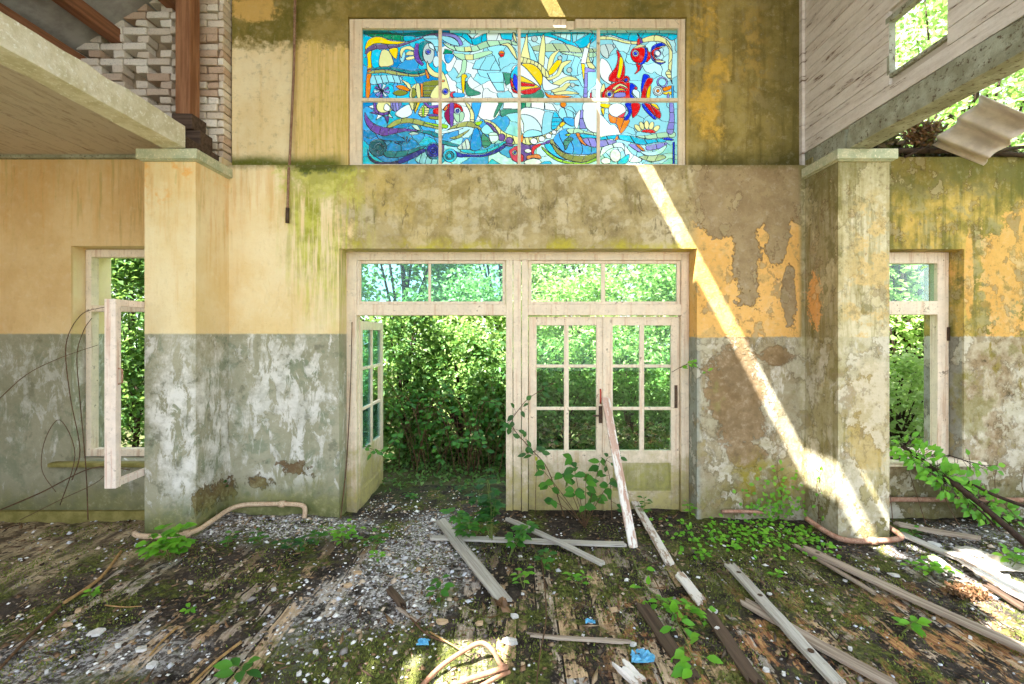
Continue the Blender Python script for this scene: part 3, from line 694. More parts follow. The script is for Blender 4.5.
def glass_window():
    X0, X1, Y0, Y1 = 361.0, 679.0, 26.0, 172.0; RES = 3.0; D = 4.785
    nx = int((X1-X0)*RES); ny = int((Y1-Y0)*RES)
    gx, gy = np.meshgrid(X0+(np.arange(nx)+.5)/RES, Y0+(np.arange(ny)+.5)/RES)
    ident = np.zeros((ny, nx), int); colr = np.zeros((ny, nx, 3))
    pal = dict(teal=(0, 140, 150), cyan=(0, 196, 230), lcyan=(170, 230, 246), pcyan=(205, 242, 250), white=(250, 252, 255), yellow=(252, 214, 10), cream=(246, 234, 170), mauve=(128, 104, 150),
               purple=(130, 84, 180), lav=(160, 150, 228), olive=(150, 150, 62), lolive=(182, 180, 104), sage=(196, 208, 170), orange=(238, 140, 24), red=(228, 22, 30), blue=(0, 60, 222), dkblue=(8, 24, 160),
               green=(0, 156, 116), lgreen=(196, 230, 196), lime=(160, 206, 30), pink=(238, 70, 96), magenta=(170, 20, 96), gray=(206, 214, 214), dgreen=(70, 150, 124), sky=(70, 176, 236), deep=(0, 150, 214), navy=(6, 16, 90), petrol=(0, 100, 116), foam=(226, 242, 250))
    # the sea behind: irregular panes whose tone follows the part of the picture
    rs = np.random.default_rng(11); ns = 190
    sx = rs.uniform(X0, X1, ns); sy = rs.uniform(Y0, Y1, ns)
    wx = gx+4*(fbm(gx*.07, gy*.07, 3)-.45)*4; wy = gy+4*(fbm(gx*.07+40, gy*.07+9, 3)-.45)*4
    best = np.full((ny, nx), 1e9); cell = np.zeros((ny, nx), int)
    for k in range(ns):
        dd = (wx-sx[k])**2+1.5*(wy-sy[k])**2; m = dd < best; best[m] = dd[m]; cell[m] = k
    ident[:] = cell
    for k in range(ns):
        x, y = sx[k], sy[k]; r = rs.random()
        if x < 440: c = ['deep', 'cyan', 'sky', 'deep'][int(r*4)] if y > 100 else ['cyan', 'cyan', 'sky', 'deep'][int(r*4)]
        elif x < 520: c = ['white', 'foam', 'lcyan', 'white'][int(r*4)] if y < 118 else ['sky', 'lcyan', 'sky', 'pcyan'][int(r*4)]
        elif x < 600: c = ['lcyan', 'pcyan', 'lcyan', 'foam'][int(r*4)]
        else: c = ['lcyan', 'pcyan', 'lcyan', 'lcyan'][int(r*4)]
        q = np.array(pal[c])*rs.uniform(.94, 1.04); colr[cell == k] = np.clip(q, 0, 255)
    nid = [1000]
    def spl(pts, closed=True, n=5):
        P = [np.array(p, float) for p in pts]; k = len(P); out = []
        for i in range(k if closed else k-1):
            p0 = P[(i-1) % k] if closed or i > 0 else P[i]; p1 = P[i]; p2 = P[(i+1) % k]; p3 = P[(i+2) % k] if closed or i+2 < k else P[i+1]
            for t in np.linspace(0, 1, n, endpoint=False):
                out.append(.5*((2*p1)+(-p0+p2)*t+(2*p0-5*p1+4*p2-p3)*t*t+(-p0+3*p1-3*p2+p3)*t**3))
        return np.array(out)
    def fill(pts, col, cut=0):
        x0, x1 = pts[:, 0].min(), pts[:, 0].max(); y0, y1 = pts[:, 1].min(), pts[:, 1].max()
        i0 = max(0, int((x0-X0)*RES)-1); i1 = min(nx, int((x1-X0)*RES)+2); j0 = max(0, int((y0-Y0)*RES)-1); j1 = min(ny, int((y1-Y0)*RES)+2)
        if i1 <= i0 or j1 <= j0: return
        sxg = gx[j0:j1, i0:i1]; syg = gy[j0:j1, i0:i1]; ins = np.zeros(sxg.shape, bool); q = len(pts)
        for a in range(q):
            xa, ya = pts[a]; xb, yb = pts[(a+1) % q]
            if ya == yb: continue
            c = ((ya > syg) != (yb > syg)) & (sxg < (xb-xa)*(syg-ya)/(yb-ya)+xa); ins ^= c
        sub = np.zeros(sxg.shape, int)
        if cut:
            ax = sxg if (x1-x0) > (y1-y0) else syg; sub = ((ax-ax.min())/cut+.3*np.sin(syg*.2)).astype(int)
        for s in np.unique(sub[ins]) if ins.any() else []:
            m = ins & (sub == s); nid[0] += 1
            ident[j0:j1, i0:i1][m] = nid[0]; colr[j0:j1, i0:i1][m] = np.clip(np.array(pal[col])*rs.uniform(.95, 1.04), 0, 255)
    PAN = dict(A1=(360, 24, 8.77), B1=(438, 24, 8.77), C1=(516, 24, 8.77), D1=(596, 24, 8.77), A2=(360, 96, 9.244), B2=(438, 96, 9.244), C2=(516, 96, 9.244), D2=(596, 96, 9.244))
    def tr(p, pts):
        ox, oy, k = PAN[p]; return [(ox+u/k, oy+v/k) for u, v in pts]
    def S(p, col, pts, cut=0, sharp=False):
        q = tr(p, pts); fill(np.array(q) if sharp else spl(q), col, cut)
    def B(p, col, pts, w, cut=0):
        k = PAN[p][2]; c = spl(tr(p, pts), False, 6); n = len(c)
        w = np.interp(np.linspace(0, 1, n), np.linspace(0, 1, len(w)), w)/k/2 if hasattr(w, '__len__') else np.full(n, w/k/2)
        t = np.gradient(c, axis=0); t /= np.linalg.norm(t, axis=1)[:, None]+1e-9; nn = np.stack([-t[:, 1], t[:, 0]], 1)*w[:, None]
        fill(np.concatenate([c+nn, (c-nn)[::-1]]), col, cut)
    def O(p, col, x, y, rx, ry=None, rot=0):
        ry = ry or rx; a = np.linspace(0, 2*np.pi, 22, endpoint=False); c, s = math.cos(rot), math.sin(rot)
        fill(np.array(tr(p, [(x+rx*math.cos(t)*c-ry*math.sin(t)*s, y+rx*math.cos(t)*s+ry*math.sin(t)*c) for t in a])), col)
    # ---------------- upper left
    S('A1', 'teal', [(50, 60), (200, 66), (330, 80), (690, 60), (690, 75), (480, 115), (330, 110), (200, 85), (50, 90)])
    S('A1', 'green', [(80, 85), (260, 85), (390, 105), (390, 150), (260, 135), (100, 112)], 9)
    S('A1', 'cyan', [(390, 105), (480, 110), (470, 140), (390, 150)])
    S('A1', 'yellow', [(45, 210), (65, 150), (120, 115), (190, 115), (270, 145), (420, 160), (330, 178), (250, 178), (170, 170), (110, 180), (60, 225)])
    S('A1', 'yellow', [(60, 260), (102, 240), (100, 400), (65, 420), (68, 330)])
    S('A1', 'orange', [(62, 420), (98, 405), (85, 630), (50, 630)])
    S('A1', 'mauve', [(42, 255), (60, 215), (120, 180), (200, 175), (290, 185), (420, 155), (520, 120), (620, 85), (700, 80), (700, 105), (600, 110), (480, 150), (380, 190), (280, 215), (170, 220), (90, 235), (60, 262)], 12)
    S('A1', 'cyan', [(105, 240), (190, 235), (170, 375), (108, 375)]); S('A1', 'cream', [(190, 235), (250, 235), (285, 300), (285, 360), (170, 370)]); S('A1', 'yellow', [(255, 225), (330, 212), (320, 300), (290, 290)])
    S('A1', 'teal', [(60, 405), (200, 375), (320, 385), (460, 410), (540, 400), (600, 390), (600, 412), (500, 440), (400, 432), (260, 400), (120, 402)], 14)
    S('A1', 'lolive', [(60, 432), (130, 405), (260, 405), (400, 435), (520, 440), (600, 410), (600, 435), (500, 462), (400, 455), (300, 445), (200, 428), (110, 434)], 11)
    S('A1', 'lcyan', [(150, 450), (340, 455), (370, 520), (260, 512), (100, 530), (100, 460)], 6)
    S('A1', 'lcyan', [(350, 270), (375, 235), (400, 260), (380, 330), (355, 325)])
    S('A1', 'cream', [(350, 250), (370, 208), (440, 193), (485, 230), (440, 228), (400, 222), (375, 255), (362, 300)]); S('A1', 'cream', [(400, 268), (430, 238), (488, 250), (488, 270), (430, 276)]); S('A1', 'cream', [(400, 300), (440, 284), (485, 284), (470, 306), (415, 316)])
    B('A1', 'purple', [(505, 170), (492, 250), (510, 315), (560, 365)], [30, 42, 42, 22])
    S('A1', 'teal', [(518, 180), (560, 150), (620, 165), (565, 215), (548, 270), (562, 325), (530, 305), (515, 240)])
    S('A1', 'lcyan', [(560, 110), (680, 110), (680, 250), (650, 200), (620, 160), (570, 140)], 6); O('A1', 'foam', 670, 330, 30, 50)
    O('A1', 'gray', 602, 258, 50, 90); S('A1', 'foam', [(605, 170), (640, 180), (655, 230), (640, 225), (610, 205)]); O('A1', 'lav', 598, 244, 24); O('A1', 'blue', 598, 244, 14)
    S('A1', 'cream', [(588, 325), (610, 370), (660, 420), (700, 430), (700, 470), (630, 455), (590, 405)]); S('A1', 'orange', [(570, 400), (590, 412), (610, 470), (588, 475)])
    for k in range(9):
        a = k*.7; S('A1', ('lav', 'foam', 'purple')[k % 3], [(190, 585), (190+70*math.cos(a), 585+62*math.sin(a)), (190+70*math.cos(a+.45), 585+62*math.sin(a+.45))], 0, True)
    S('A1', 'cream', [(365, 490), (430, 520), (447, 560), (430, 590), (410, 545)]); S('A1', 'orange', [(315, 545), (370, 535), (432, 570), (420, 590), (360, 580)]); S('A1', 'olive', [(288, 602), (350, 575), (420, 600), (380, 627), (320, 627)])
    S('A1', 'cream', [(435, 640), (450, 560), (500, 525), (480, 640)]); S('A1', 'olive', [(455, 640), (462, 560), (500, 600), (480, 640)]); S('A1', 'cream', [(490, 540), (520, 525), (532, 640), (500, 640)])
    S('A1', 'orange', [(530, 520), (552, 520), (552, 640), (535, 640)], 0, True); S('A1', 'olive', [(552, 510), (640, 492), (690, 490), (690, 560), (620, 640), (555, 640)], 5, True); S('A1', 'cream', [(690, 535), (640, 580), (618, 645), (700, 645)])
    # ---------------- upper second
    S('B1', 'cyan', [(60, 80), (240, 80), (300, 130), (425, 80), (425, 155), (320, 185), (260, 155), (200, 110)], 10); S('B1', 'pcyan', [(250, 83), (350, 83), (300, 127)], 0, True)
    S('B1', 'cyan', [(540, 78), (655, 78), (650, 142), (560, 132)], 0, True); S('B1', 'white', [(425, 78), (535, 78), (512, 146), (430, 148)], 0, True)
    S('B1', 'lcyan', [(30, 108), (110, 115), (170, 150), (188, 190), (120, 182), (40, 140)])
    B('B1', 'lav', [(25, 88), (120, 98), (180, 135), (208, 195)], 32)
    S('B1', 'lgreen', [(40, 158), (120, 190), (230, 200), (320, 190), (420, 150), (520, 145), (620, 140), (690, 168), (690, 190), (600, 172), (520, 187), (430, 205), (320, 242), (200, 242), (100, 215)], 12)
    S('B1', 'lgreen', [(300, 270), (440, 235), (472, 258), (310, 312)]); S('B1', 'lgreen', [(130, 262), (230, 262), (232, 320), (180, 300)])
    S('B1', 'cream', [(230, 200), (285, 195), (300, 240), (235, 242)], 0, True); S('B1', 'cream', [(235, 265), (310, 265), (310, 315), (240, 317)], 0, True)
    S('B1', 'lgreen', [(215, 322), (250, 322), (235, 430), (160, 475), (200, 410)]); S('B1', 'yellow', [(205, 455), (245, 440), (257, 470), (240, 480), (230, 592), (213, 592)])
    S('B1', 'green', [(60, 215), (130, 235), (125, 265), (45, 262)], 0, True); S('B1', 'sky', [(60, 265), (140, 270), (100, 340), (68, 330)])
    S('B1', 'lcyan', [(410, 290), (490, 275), (552, 405), (420, 408), (300, 392), (330, 320)], 11, True); S('B1', 'lcyan', [(430, 430), (572, 420), (582, 590), (520, 590), (470, 510)], 9, True)
    S('B1', 'dgreen', [(565, 420), (636, 430), (630, 520), (595, 542), (580, 470)], 0, True)
    S('B1', 'orange', [(530, 260), (540, 238), (560, 232), (582, 245), (584, 262)], 0, True); S('B1', 'red', [(530, 260), (584, 262), (575, 285), (550, 292)], 0, True)
    S('B1', 'cream', [(540, 188), (620, 168), (672, 230), (695, 315), (650, 262), (600, 192)]); S('B1', 'cream', [(655, 75), (672, 80), (690, 140), (690, 165), (664, 130)])
    S('B1', 'dgreen', [(245, 500), (285, 560), (370, 600), (350, 622), (250, 622)])
    S('B1', 'cream', [(25, 420), (70, 470), (105, 600), (100, 645), (25, 645)]); O('B1', 'orange', 45, 500, 14, 10); O('B1', 'lav', 65, 592, 27); O('B1', 'blue', 65, 592, 16)
    S('B1', 'pink', [(108, 605), (150, 590), (150, 642), (110, 640)]); S('B1', 'sky', [(140, 602), (232, 610), (222, 640), (140, 640)])
    S('B1', 'cyan', [(640, 420), (700, 355), (700, 455)], 0, True)
    # ---------------- the beach ball and its rays
    S('C1', 'cyan', [(45, 80), (690, 80), (600, 205), (480, 197), (400, 152), (240, 104), (45, 118)], 16); S('C1', 'pcyan', [(300, 84), (478, 84), (478, 152)], 6, True); S('C1', 'lcyan', [(490, 84), (640, 84), (500, 165)], 7, True)
    S('C1', 'sage', [(140, 200), (230, 180), (320, 168), (470, 180), (560, 210), (700, 215), (700, 245), (560, 252), (420, 242), (250, 242), (150, 232)], 12)
    S('C1', 'lgreen', [(400, 245), (560, 258), (690, 250), (690, 290), (560, 290), (420, 262)], 10); S('C1', 'lcyan', [(100, 150), (150, 230), (190, 345), (130, 340), (100, 240)])
    S('C1', 'lcyan', [(400, 270), (560, 300), (570, 440), (430, 440), (380, 330)], 7)
    for r, c in (([(40, 300), (70, 180), (97, 85), (105, 200), (122, 310), (80, 330)], 'cream'), ([(200, 365), (205, 240), (238, 90), (257, 180), (252, 300), (240, 375)], 'cream'), ([(272, 405), (300, 280), (385, 225), (340, 290), (312, 390), (290, 432)], 'cream'),
                 ([(272, 442), (350, 325), (402, 328), (330, 432)], 'yellow'), ([(268, 475), (350, 440), (400, 340), (488, 322), (420, 380), (380, 452), (300, 492)], 'cream'), ([(308, 532), (400, 475), (480, 458), (552, 490), (450, 497), (380, 542)], 'cream'),
                 ([(310, 572), (400, 550), (450, 515), (555, 542), (470, 542), (420, 592), (330, 602)], 'cream'), ([(250, 590), (300, 620), (420, 625), (495, 640), (300, 652)], 'orange'), ([(340, 602), (450, 585), (555, 610), (460, 617), (350, 622)], 'cream')):
        S('C1', c, r)
    B('C1', 'cream', [(30, 310), (120, 335), (200, 375), (255, 430), (268, 475)], 50, 4); S('C1', 'white', [(238, 458), (310, 520), (382, 545), (300, 582), (240, 572)])
    O('C1', 'yellow', 93, 480, 142, 137)
    S('C1', 'white', [(-30, 380), (45, 357), (140, 450), (217, 556), (130, 500), (45, 455), (-20, 440)]); S('C1', 'red', [(45, 508), (172, 530), (160, 548), (45, 545)], 0, True); S('C1', 'red', [(45, 585), (215, 556), (190, 590), (140, 612), (80, 617), (45, 605)])
    S('C1', 'cyan', [(-48, 470), (-25, 400), (20, 360), (10, 470)]); S('C1', 'blue', [(-20, 440), (12, 470), (25, 560), (10, 590), (-25, 520)]); S('C1', 'red', [(-48, 480), (-25, 520), (-30, 560), (-45, 540)]); S('C1', 'red', [(-40, 560), (10, 590), (30, 610), (-20, 600)])
    S('C1', 'dgreen', [(45, 622), (150, 612), (215, 572), (238, 645), (45, 645)])
    for x, y, r in ((162, 130, 27), (385, 298, 19), (468, 405, 23), (497, 535, 20)): O('C1', 'gray', x, y, r)
    S('C1', 'cream', [(690, 108), (650, 170), (642, 300), (695, 382), (640, 385), (608, 300), (620, 200)], 9); S('C1', 'white', [(600, 200), (640, 215), (612, 345), (568, 345)], 0, True); S('C1', 'yellow', [(570, 348), (606, 350), (595, 525)], 0, True)
    S('C1', 'lav', [(605, 378), (695, 400), (695, 422), (630, 420), (625, 645), (590, 645), (600, 500)], 9, True)
    O('C1', 'gray', 685, 610, 30, 40); S('C1', 'red', [(648, 605), (664, 600), (664, 655), (648, 655)], 0, True)
    # ---------------- upper right: two red fish
    S('D1', 'cyan', [(30, 82), (670, 82), (670, 145), (600, 110), (500, 100), (400, 130), (340, 152), (240, 132), (130, 97), (30, 105)], 13)
    S('D1', 'gray', [(45, 185), (172, 185), (130, 250), (100, 302), (45, 262)], 7)
    S('D1', 'cream', [(30, 108), (150, 115), (260, 148), (360, 150), (400, 140), (420, 122), (520, 98), (610, 128), (662, 200), (668, 300), (660, 440), (668, 525), (636, 420), (640, 280), (635, 210), (580, 162), (500, 152), (400, 165), (340, 178), (250, 168), (140, 138), (30, 137)], 12)
    S('D1', 'white', [(40, 308), (100, 330), (142, 420), (122, 470), (132, 532), (40, 462)])
    S('D1', 'red', [(180, 228), (217, 270), (252, 370), (250, 450), (220, 502), (120, 502), (118, 450), (170, 380), (190, 300)]); S('D1', 'yellow', [(210, 288), (237, 310), (235, 370), (212, 467), (183, 467), (195, 400)])
    S('D1', 'cream', [(40, 575), (70, 520), (80, 590), (60, 655), (40, 655)]); S('D1', 'orange', [(48, 600), (85, 590), (85, 650), (48, 650)], 0, True)
    S('D1', 'red', [(60, 600), (120, 540), (200, 503), (290, 510), (303, 560), (303, 660), (80, 660)]); S('D1', 'cream', [(148, 562), (210, 523), (272, 550), (267, 562), (210, 542), (160, 577)]); S('D1', 'yellow', [(158, 592), (215, 563), (267, 585), (215, 582), (165, 607)])
    S('D1', 'lav', [(158, 612), (240, 598), (262, 620), (240, 642), (160, 642)]); O('D1', 'orange', 118, 617, 40); O('D1', 'foam', 118, 617, 28); O('D1', 'blue', 118, 617, 17); O('D1', 'red', 265, 483, 30); O('D1', 'blue', 262, 490, 15)
    S('D1', 'blue', [(300, 518), (362, 560), (312, 602), (348, 660), (303, 660)]); S('D1', 'foam', [(340, 570), (382, 600), (372, 655), (318, 602)]); O('D1', 'pink', 350, 562, 14)
    S('D1', 'purple', [(362, 85), (387, 118), (412, 162), (380, 175), (358, 180), (380, 140)]); S('D1', 'red', [(365, 130), (382, 130), (385, 180), (360, 182)]); S('D1', 'red', [(350, 345), (392, 358), (380, 410), (338, 440), (362, 395)]); S('D1', 'purple', [(392, 358), (405, 365), (385, 412)])
    O('D1', 'red', 375, 268, 72, 76); S('D1', 'cream', [(328, 214), (380, 180), (432, 190), (402, 202)]); S('D1', 'blue', [(430, 192), (452, 250), (440, 322), (410, 352), (368, 356), (405, 330), (427, 270)]); O('D1', 'gray', 347, 257, 28); O('D1', 'blue', 347, 257, 16)
    S('D1', 'red', [(448, 205), (462, 240), (500, 262), (460, 325), (440, 330), (452, 270)]); S('D1', 'blue', [(480, 242), (500, 190), (570, 163), (612, 190), (530, 202), (502, 240), (497, 290), (530, 328), (612, 330), (560, 355), (500, 322), (482, 290)])
    S('D1', 'red', [(485, 255), (520, 212), (580, 195), (575, 210), (525, 235), (508, 268), (525, 305), (578, 312), (580, 325), (520, 318)]); S('D1', 'cream', [(530, 205), (600, 190), (600, 200), (560, 205)]); S('D1', 'cream', [(520, 320), (590, 322), (600, 336), (540, 336)]); O('D1', 'lav', 540, 257, 32); O('D1', 'white', 540, 257, 23)
    S('D1', 'blue', [(420, 438), (472, 465), (422, 560), (395, 600), (400, 510)]); S('D1', 'red', [(450, 478), (502, 490), (442, 600), (442, 660), (398, 660), (405, 590)]); S('D1', 'yellow', [(448, 580), (482, 540), (470, 660), (444, 660)])
    O('D1', 'lav', 580, 510, 48); O('D1', 'lcyan', 580, 510, 34); O('D1', 'gray', 543, 587, 44); O('D1', 'white', 543, 587, 30); O('D1', 'orange', 543, 587, 14); S('D1', 'orange', [(588, 562), (662, 538), (652, 572), (600, 592)]); S('D1', 'yellow', [(584, 602), (662, 590), (652, 622), (600, 617)])
    S('D1', 'cream', [(610, 430), (640, 400), (660, 440), (655, 480), (630, 470)], 3); S('D1', 'sky', [(665, 540), (682, 540), (682, 660), (665, 660)], 0, True); S('D1', 'lav', [(625, 620), (640, 610), (640, 660), (625, 660)])
    # ---------------- lower left
    O('A2', 'cream', 225, 100, 72); S('A2', 'white', [(72, 100), (132, 78), (127, 118)], 0, True); S('A2', 'purple', [(88, 155), (152, 133), (157, 172)], 0, True); S('A2', 'white', [(148, 222), (170, 163), (207, 185)], 0, True); S('A2', 'purple', [(218, 183), (272, 188), (257, 255)], 0, True); S('A2', 'white', [(272, 158), (307, 207), (258, 187)], 0, True)
    B('A2', 'purple', [(135, 50), (145, 130), (200, 167), (285, 150)], 24, 5); S('A2', 'white', [(240, 70), (285, 110), (260, 140), (220, 120)]); S('A2', 'lav', [(290, 55), (385, 55), (350, 132), (300, 132)], 3); S('A2', 'white', [(325, 162), (450, 78), (482, 160), (400, 205)])
    S('A2', 'cream', [(448, 50), (500, 50), (500, 120), (480, 132)], 0, True); S('A2', 'olive', [(500, 50), (532, 50), (500, 142), (495, 120)], 0, True); S('A2', 'yellow', [(535, 50), (562, 50), (510, 162), (503, 142)], 0, True); S('A2', 'cream', [(538, 162), (590, 80), (642, 120), (600, 197)], 2); S('A2', 'lime', [(575, 110), (595, 105), (590, 190), (575, 180)])
    S('A2', 'purple', [(580, 55), (640, 112), (740, 100), (740, 80), (650, 85), (610, 55)]); S('A2', 'red', [(680, 120), (750, 108), (750, 168), (685, 168)]); S('A2', 'olive', [(640, 190), (750, 190), (750, 215), (660, 215)]); S('A2', 'purple', [(620, 170), (690, 165), (740, 185), (650, 188)])
    S('A2', 'purple', [(45, 150), (62, 180), (110, 240), (190, 280), (290, 295), (420, 300), (560, 318), (560, 330), (430, 327), (330, 347), (230, 370), (150, 350), (80, 292), (45, 222)], 9)
    S('A2', 'lolive', [(248, 285), (330, 223), (430, 203), (530, 215), (640, 250), (750, 285), (750, 312), (640, 290), (540, 267), (450, 250), (360, 262), (290, 292)], 12); S('A2', 'lime', [(600, 238), (750, 268), (750, 290), (620, 260)], 8)
    S('A2', 'teal', [(520, 328), (640, 318), (750, 365), (750, 395), (620, 352)], 9); S('A2', 'foam', [(450, 345), (500, 330), (545, 350), (480, 360)]); S('A2', 'foam', [(480, 272), (530, 270), (555, 318), (510, 305)])
    for k in range(6):
        a = -2.7+k*.32; S('A2', 'foam', [(420+30*math.cos(a), 470+30*math.sin(a)), (420+110*math.cos(a-.05), 470+95*math.sin(a-.05)), (420+110*math.cos(a+.05), 470+95*math.sin(a+.05))], 0, True)
    S('A2', 'deep', [(150, 350), (230, 372), (330, 350), (420, 420), (240, 410), (180, 400)])
    S('A2', 'navy', [(72, 490), (95, 560), (170, 605), (280, 608), (360, 595), (370, 628), (250, 642), (150, 628), (80, 572)]); S('A2', 'dkblue', [(360, 592), (500, 520), (592, 488), (592, 522), (480, 582), (370, 627)])
    O('A2', 'petrol', 165, 478, 82); B('A2', 'teal', [(120, 490), (165, 440), (215, 475), (180, 520), (150, 500)], 12)
    S('A2', 'teal', [(228, 512), (340, 510), (450, 498), (592, 458), (592, 482), (480, 527), (360, 567), (240, 562)], 11); S('A2', 'lcyan', [(510, 590), (600, 520), (650, 580), (740, 590), (740, 640), (600, 638)], 6)
    O('A2', 'sky', 682, 505, 76); O('A2', 'dkblue', 680, 505, 64); O('A2', 'blue', 678, 508, 32); O('A2', 'dkblue', 678, 508, 18)
    # ---------------- lower second
    O('B2', 'white', 462, 120, 112, 108); S('B2', 'sky', [(315, 55), (400, 55), (352, 222), (328, 202)])
    S('B2', 'red', [(48, 132), (90, 75), (150, 63), (212, 90), (228, 152), (150, 135)]); S('B2', 'orange', [(50, 130), (90, 75), (85, 150)], 0, True); S('B2', 'magenta', [(58, 162), (110, 100), (142, 160), (120, 262), (80, 232)]); S('B2', 'purple', [(108, 75), (147, 68), (142, 252), (113, 272)])
    S('B2', 'lgreen', [(150, 152), (237, 150), (232, 222), (180, 242), (150, 202)], 5); O('B2', 'foam', 180, 138, 30); O('B2', 'blue', 180, 138, 18); O('B2', 'lav', 180, 138, 8)
    S('B2', 'cream', [(248, 58), (290, 80), (332, 160), (332, 237), (298, 237), (295, 150)], 8); S('B2', 'lime', [(30, 255), (90, 270), (80, 300), (30, 290)])
    S('B2', 'foam', [(30, 330), (160, 300), (232, 300), (60, 347)]); S('B2', 'lolive', [(98, 307), (170, 260), (260, 233), (330, 245), (402, 300), (380, 312), (300, 287), (220, 287)], 9); S('B2', 'lolive', [(108, 387), (180, 365), (292, 308), (220, 377), (160, 397)], 8); S('B2', 'lime', [(338, 245), (412, 233), (372, 277)])
    S('B2', 'teal', [(30, 405), (120, 430), (220, 460), (150, 470), (30, 440)]); S('B2', 'gray', [(230, 430), (270, 395), (295, 440), (290, 490), (230, 500), (180, 480)], 4)
    S('B2', 'cream', [(438, 218), (520, 250), (620, 340), (750, 385), (750, 445), (640, 432), (560, 372), (520, 302), (440, 252)], 6); S('B2', 'purple', [(430, 240), (500, 265), (562, 350), (550, 372), (498, 302)], 6); O('B2', 'purple', 588, 382, 34); O('B2', 'purple', 658, 416, 36)
    S('B2', 'lcyan', [(400, 310), (450, 262), (500, 310), (520, 350), (430, 350)])
    S('B2', 'dgreen', [(410, 350), (450, 370), (490, 440), (430, 480), (400, 430)], 4); S('B2', 'foam', [(470, 350), (540, 340), (560, 400), (500, 440)], 5)
    S('B2', 'cyan', [(215, 492), (380, 500), (500, 478), (612, 418), (622, 442), (520, 497), (400, 532), (240, 524)], 12); S('B2', 'dkblue', [(148, 508), (230, 530), (400, 540), (520, 500), (620, 438), (642, 455), (540, 527), (420, 562), (300, 562), (180, 562)], 12)
    S('B2', 'purple', [(608, 440), (692, 445), (682, 467), (620, 452)]); S('B2', 'mauve', [(28, 460), (57, 460), (40, 562), (28, 562)]); O('B2', 'cyan', 110, 550, 64); O('B2', 'teal', 108, 550, 40); O('B2', 'cyan', 106, 552, 22)
    S('B2', 'pink', [(663, 500), (750, 462), (750, 605), (690, 592), (665, 540)]); O('B2', 'white', 710, 523, 22); O('B2', 'blue', 710, 523, 12)
    S('B2', 'dgreen', [(568, 58), (602, 58), (530, 192), (518, 172)]); S('B2', 'dgreen', [(588, 125), (745, 125), (745, 150), (650, 165), (590, 192)]); S('B2', 'white', [(608, 58), (745, 58), (745, 120), (600, 117)], 0, True); S('B2', 'cyan', [(440, 645), (500, 580), (602, 645)], 0, True); S('B2', 'deep', [(330, 310), (380, 320), (400, 480), (300, 490)])
    # ---------------- lower third: the sailing boat
    S('C2', 'green', [(48, 58), (90, 58), (85, 117), (48, 117)], 0, True); S('C2', 'lgreen', [(90, 60), (142, 58), (130, 107), (88, 102)], 0, True); S('C2', 'white', [(142, 60), (262, 60), (260, 130), (140, 105)], 0, True); S('C2', 'white', [(265, 60), (335, 70), (380, 140), (268, 125)], 0, True)
    S('C2', 'white', [(45, 130), (150, 108), (267, 140), (257, 220), (237, 362), (80, 382), (45, 300)]); S('C2', 'foam', [(45, 175), (150, 190), (225, 270), (237, 350), (200, 330), (80, 340), (70, 260)]); S('C2', 'lcyan', [(80, 335), (150, 312), (237, 332), (237, 362), (80, 382)])
    S('C2', 'lcyan', [(265, 150), (380, 180), (432, 250), (300, 342), (240, 362)]); S('C2', 'cyan', [(350, 150), (400, 180), (425, 250), (330, 310)], 5)
    S('C2', 'lcyan', [(400, 130), (440, 110), (552, 170), (532, 272), (400, 192)], 7); S('C2', 'sky', [(440, 200), (540, 210), (530, 280), (460, 250)]); O('C2', 'orange', 437, 78, 28)
    S('C2', 'white', [(625, 65), (750, 65), (750, 325), (700, 332), (650, 292), (620, 200)]); S('C2', 'lav', [(583, 210), (620, 210), (652, 302), (590, 302)], 0, True); S('C2', 'lav', [(600, 130), (622, 130), (617, 210), (585, 207)], 0, True); S('C2', 'white', [(543, 200), (595, 130), (572, 292), (543, 282)])
    S('C2', 'purple', [(40, 430), (100, 452), (220, 442), (322, 400), (312, 432), (200, 462), (160, 482), (140, 602), (40, 582)], 9); S('C2', 'cream', [(78, 385), (180, 380), (280, 350), (360, 310), (420, 238), (452, 255), (380, 322), (300, 382), (200, 432), (120, 452), (58, 432)], 4)
    for x, y, r in ((165, 418, 32), (238, 396, 30), (302, 370, 28), (352, 335, 22)): O('C2', 'white', x, y, r, r*.9)
    S('C2', 'yellow', [(400, 270), (430, 238), (457, 255), (420, 287)]); S('C2', 'sky', [(345, 400), (400, 330), (480, 298), (560, 350), (600, 420), (700, 470), (750, 480), (750, 532), (600, 542), (450, 522), (370, 442)], 9); S('C2', 'dgreen', [(440, 420), (490, 380), (530, 400), (490, 440), (460, 500)], 4); S('C2', 'lime', [(450, 360), (505, 345), (490, 370)])
    S('C2', 'cyan', [(265, 450), (330, 448), (420, 540), (482, 592), (380, 567), (290, 502)]); S('C2', 'lolive', [(318, 440), (335, 398), (380, 470), (440, 520), (420, 540)]); S('C2', 'olive', [(330, 440), (420, 510), (520, 545), (640, 550), (750, 528), (750, 572), (620, 612), (480, 592), (380, 532)], 11); S('C2', 'lime', [(238, 465), (300, 520), (400, 580), (520, 608), (640, 612), (750, 565), (750, 592), (640, 632), (500, 632), (360, 592), (260, 512)], 12)
    S('C2', 'lgreen', [(468, 312), (560, 298), (660, 330), (750, 345), (750, 368), (640, 347), (560, 347), (500, 347)], 10); S('C2', 'orange', [(553, 345), (592, 348), (612, 400), (658, 457), (620, 447), (580, 402)], 6); S('C2', 'cyan', [(600, 350), (750, 370), (750, 392), (620, 390)]); S('C2', 'lav', [(618, 395), (750, 398), (750, 467), (670, 462)], 7)
